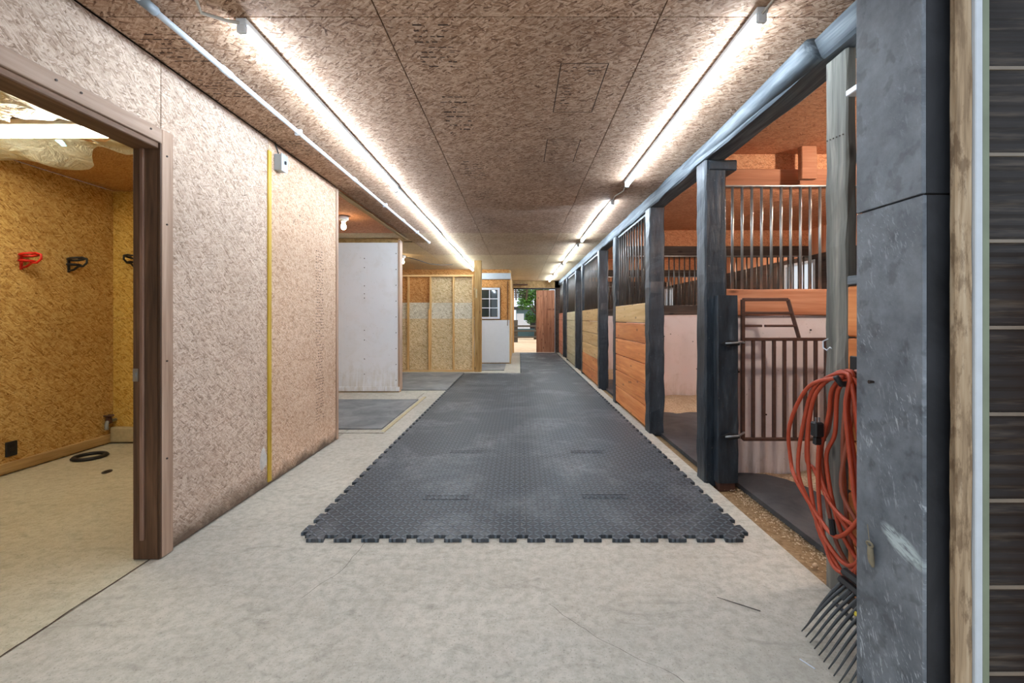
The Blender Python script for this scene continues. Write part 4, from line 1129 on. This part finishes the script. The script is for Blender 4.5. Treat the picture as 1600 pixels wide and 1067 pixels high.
build('metal_foot', hewn(1.435, 1.565, 3.232, 3.298, -.03, .035, 'z', .006, .03, .01, seed=78), 'rust', gb, label='rusty rotten foot of the post')
for z in (gZ(535), gZ(675)):
    mb = MB(); mb.v = [(1.445, 3.215, z), (1.50, 3.205, z + .022), (1.575, 3.205, z + .012), (1.575, 3.205, z - .012), (1.50, 3.205, z - .026), (1.445, 3.224, z), (1.50, 3.224, z + .022), (1.575, 3.224, z + .012), (1.575, 3.224, z - .012), (1.50, 3.224, z - .026)]
    mb.f = [(0, 1, 2, 3, 4), (5, 9, 8, 7, 6)] + [(i, (i + 1) % 5, 5 + (i + 1) % 5, 5 + i) for i in range(5)]
    h = build('hinge', mb, 'black_steel', gb)
    build('hinge_pin', MB().tube([(1.47, 3.20, z), (1.56, 3.197, z + .006), (1.61, 3.25, z + .008), (1.665, 3.325, z)], .008, 6), 'steel', h, smooth=True)

# ------------------------------------------------------------------ foreground column and siding
colm = empty('rubber_clad_column', (1.2, 1.34, 0), 'big black square column clad in scuffed rubber matting, foreground right', 'column')
build('core', B(1.112, 1.30, 1.235, 1.455, 0, H - .004), 'dark_wall', colm)
zs = 1.22 + .308 * 1.10   # seam height
build('lower_cladding', B(1.10, 1.112, 1.222, 1.464, .0, zs - .002, bev=.002), 'column', colm)
build('upper_cladding', B(1.099, 1.112, 1.224, 1.464, zs + .002, H - .005, bev=.002), 'column', colm, label='upper sheet of rubber cladding')
def front_clad():
    m = M['column'].copy(); m.name = 'dark_rubber'
    return m
build('front_cladding', B(1.1125, 1.30, 1.222, 1.235, 0, zs - .002, bev=.002), 'black_rubber', colm)
build('front_cladding', B(1.1125, 1.30, 1.224, 1.235, zs + .002, H - .005, bev=.002), 'black_rubber', colm)
build('nail', MB().tube([(1.085, 1.392, 1.022), (1.101, 1.392, 1.022)], [.006, .003], 8), 'screw', colm)
tw = empty('twine_knot', (1.09, 1.40, .48), 'frayed twine knot hanging from an eyelet low on the rubber column', 'twine')
ey = 1.393
build('ring', MB().tube([(1.088, ey + .012 * math.cos(a * .785), .517 + .007 * math.sin(a * .785)) for a in range(8)], .0035, 6, closed=True), 'twine', tw, smooth=True)
build('tail', MB().tube([(1.09, ey, .512), (1.088, ey - .003, .49), (1.088, ey - .008, .465), (1.09, ey - .012, .452)], [.007, .009, .008, .003], 7), 'twine', tw, smooth=True)
build('thread', MB().tube([(1.097, ey + .02, .57), (1.092, ey + .008, .535), (1.09, ey, .517)], .0012, 5), 'twine', tw)

sb = empty('weathered_board', (1.175, 1.2, 0), 'peeling brown weathered board beside the rubber column', 'board')
build('board', hewn(1.155, 1.1985, 1.185, 1.205, 0, H, 'z', .0015, .05, .003, seed=55), 'weathered_board', sb)
dt = empty('door_trim', (1.22, 1.19, 0), 'white metal trim edge with a mossy green side, right foreground', 'trim')
build('white_edge', B(1.199, 1.219, 1.178, 1.195, 0, H, bev=.002), 'white_trim', dt)
build('green_edge', B(1.2195, 1.240, 1.181, 1.195, 0, H, bev=.002), 'green_trim', dt)
wfr = empty('wall_front', (1.8, 1.2, 0), kind='structure')
for k in range(12):
    zj0 = 1.22 - (1052 - 497) * 1.2 / 700 + (k - 1) * .2315
    z0 = max(0, zj0 + .006); z1 = zj0 + .2315 - .006
    if z1 < 0.02: continue
    z1 = min(z1, H)
    if z1 <= z0: continue
    mb = MB(); n = max(2, int((z1 - z0) / .006)); x0, x1 = 1.242, 2.6
    for i in range(n + 1):
        z = z0 + (z1 - z0) * i / n
        y = 1.20 - .0022 * math.sin(i / n * 2 * math.pi * 7)
        mb.v += [(x0, y, z), (x1, y, z), (x0, 1.215, z), (x1, 1.215, z)]
    for i in range(n):
        a = i * 4; mb.f += [(a, a + 1, a + 5, a + 4), (a + 2, a + 6, a + 7, a + 3), (a, a + 4, a + 6, a + 2), (a + 1, a + 3, a + 7, a + 5)]
    mb.f += [(0, 2, 3, 1), (n * 4, n * 4 + 1, n * 4 + 3, n * 4 + 2)]
    build('siding_panel', mb, 'rib', wfr, smooth=False)
    build('joint_strip', B(1.242, 2.6, 1.197, 1.215, max(0, zj0 - .005), max(.004, zj0 + .005), bev=.001), 'joint', wfr)
build('wall_core', B(1.30, 4.6, 1.216, 1.232, 0, H), 'dark_wall', wfr)

# ------------------------------------------------------------------ extension cord
def catmull(P, per=7, closed=False):
    out = []; n = len(P)
    for i in range(n - 1):
        p0, p1, p2, p3 = P[max(i - 1, 0)], P[i], P[i + 1], P[min(i + 2, n - 1)]
        for k in range(per):
            t = k / per
            out.append(tuple(.5 * ((2 * p1[j]) + (-p0[j] + p2[j]) * t + (2 * p0[j] - 5 * p1[j] + 4 * p2[j] - p3[j]) * t * t + (-p0[j] + 3 * p1[j] - 3 * p2[j] + p3[j]) * t ** 3) for j in range(3)))
    out.append(P[-1]); return out
cord = empty('extension_cord', (1.36, 1.9, .1), 'coiled orange extension cord hanging beside the weathered grey post', 'cord')
rr = random.Random(3)
# (left extent, bottom height, right extent) of each hanging loop
loops = [(2.165, .33, 1.70), (2.10, .24, 1.66), (2.05, .165, 1.72), (2.10, .40, 1.62), (1.99, .30, 1.70), (1.96, .20, 1.66), (2.02, .15, 1.60), (1.90, .25, 1.64), (1.93, .12, 1.62)]
P = []
for q, (yl, zb_, yr) in enumerate(loops):
    xo = 1.30 + .011 * q
    P += [(xo + rr.uniform(-.01, .01), 1.80 + rr.uniform(-.03, .02), .985 + rr.uniform(-.015, .02)),
          (xo + rr.uniform(-.01, .01), 1.80 + (yl - 1.80) * .60, .93 - rr.uniform(0, .03)),
          (xo + rr.uniform(-.015, .015), yl - .03, .76 + rr.uniform(-.05, .05)),
          (xo + rr.uniform(-.015, .015), yl, .56 + rr.uniform(-.05, .05)),
          (xo + rr.uniform(-.01, .01), yl - .07, zb_ + .13),
          (xo + rr.uniform(-.01, .01), yl - .20, zb_ + .02),
          (xo + rr.uniform(-.01, .01), (yl + yr) / 2 - .10, zb_ - .005),
          (xo + rr.uniform(-.01, .01), yr + .02, zb_ + .08 + rr.uniform(0, .1)),
          (xo + rr.uniform(-.01, .01), yr + .04, .55 + rr.uniform(-.05, .05)),
          (xo + rr.uniform(-.01, .01), yr + .09, .85)]
third = len(P) * 2 // 3
pp = catmull(P, 6)
cut = len(pp) * 2 // 3
build('cord', MB().tube(pp[:cut + 1], .0088, 7), 'cord', cord, smooth=True)
build('cord', MB().tube(pp[cut:], .0088, 7), 'cord_brown', cord, smooth=True, label='sun-faded end of the cord')
build('cord', MB().tube(catmull([(1.315, 1.965, .70), (1.315, 1.975, .55), (1.32, 1.97, .38), (1.315, 1.93, .25), (1.31, 1.85, .18), (1.32, 1.75, .25), (1.33, 1.72, .5), (1.34, 1.78, .9)], 6), .0088, 7), 'cord', cord, smooth=True)
mb = B(1.285, 1.325, 1.945, 1.985, .70, .765, bev=.006); mb.box(1.29, 1.32, 1.955, 1.978, .665, .70, bev=.004)
pl = build('plug', mb, 'black_plastic', cord, label='black moulded plug')
build('prong', B(1.295, 1.300, 1.960, 1.966, .765, .785).box(1.310, 1.315, 1.960, 1.966, .765, .785), 'steel', pl)
build('tape_band', MB().tube([(1.295, 1.850, .325), (1.295, 1.862, .385)], .012, 8), 'black_plastic', cord, label='black tape wrapped on the cord')
build('plank_hook_mark', B(1.4, 1.411, 1.6, 1.64, .955, 1.0, bev=.002), 'black_steel', bp)

# ------------------------------------------------------------------ manure fork
fk = empty('manure_fork', (1.15, 1.6, 0), 'black plastic manure fork standing on its tines at the column foot', 'fork')
ntn = 17
for k in range(ntn):
    yt = 1.765 - .031 * k - (.02 if k == 0 else 0)
    yr = 1.745 - .0235 * k
    xr = 1.255; zr = .185
    tip = (1.095 - .004 * k + (.012 if k == 0 else 0), yt, .008)
    pts = []
    for i in range(9):
        t = i / 8
        x = xr + (tip[0] - xr) * t; y = yr + (tip[1] - yr) * t
        z = zr * (1 - t) ** 1.15 + .008 + .020 * math.sin(math.pi * t)
        pts.append((x, y, z))
    build('tine', MB().tube(pts, [.0065 - .0045 * (i / 8) ** 2 for i in range(9)], 6), 'tine', fk, smooth=True)
build('cross_bar', MB().tube([(1.20, 1.71, .135), (1.198, 1.34 + .1, .131)], .007, 6), 'tine', fk, smooth=True)
mb = MB()
for k in range(6): mb.box(1.20, 1.222, 1.475 + .038 * k, 1.50 + .038 * k, .150, .160)
build('yellow_mark', MB().tube([(1.216, 1.62, .152), (1.214, 1.44, .150)], .010, 6), 'yellow_tape', fk, label='yellow band across the tines')
mb = MB(); mb.tube([(1.262, 1.76, .195), (1.262, 1.40, .195)], .016, 6); mb.tube([(1.272, 1.755, .228), (1.272, 1.42, .228)], .016, 6)
for k in range(7): mb.tube([(1.262, 1.745 - .05 * k, .195), (1.22, 1.742 - .05 * k, .155)], .008, 5)
build('head', mb, 'black_plastic', fk, smooth=False)
build('socket_cone', MB().tube([(1.272, 1.56, .23), (1.30, 1.555, .33), (1.325, 1.55, .42)], [.03, .022, .019], 10), 'black_plastic', fk, smooth=True)
build('handle', MB().tube([(1.315, 1.552, .38), (1.375, 1.54, 1.30)], .014, 10), 'steel', fk, smooth=True)

# ------------------------------------------------------------------ small things on the floor
build('twig', MB().tube([(1.00, 1.86, .004), (.93, 1.90, .007), (.86, 1.955, .003)], [.0018, .0022, .001], 5), 'dark_cable', label='thin dark twig on the concrete near the fork', cat='twig')
build('straw', MB().tube([(1.00, 1.60, .003), (1.025, 1.555, .003)], .0022, 5), 'pvc', label='short white straw on the concrete left of the fork', cat='straw')
build('pebble', MB().tube([(1.475, 2.235, -.02), (1.475, 2.235, -.012), (1.475, 2.235, -.002)], [.010, .013, .006], 8), 'sand', smooth=True, label='small pale pebble on the dirt strip by the curb', cat='pebble')
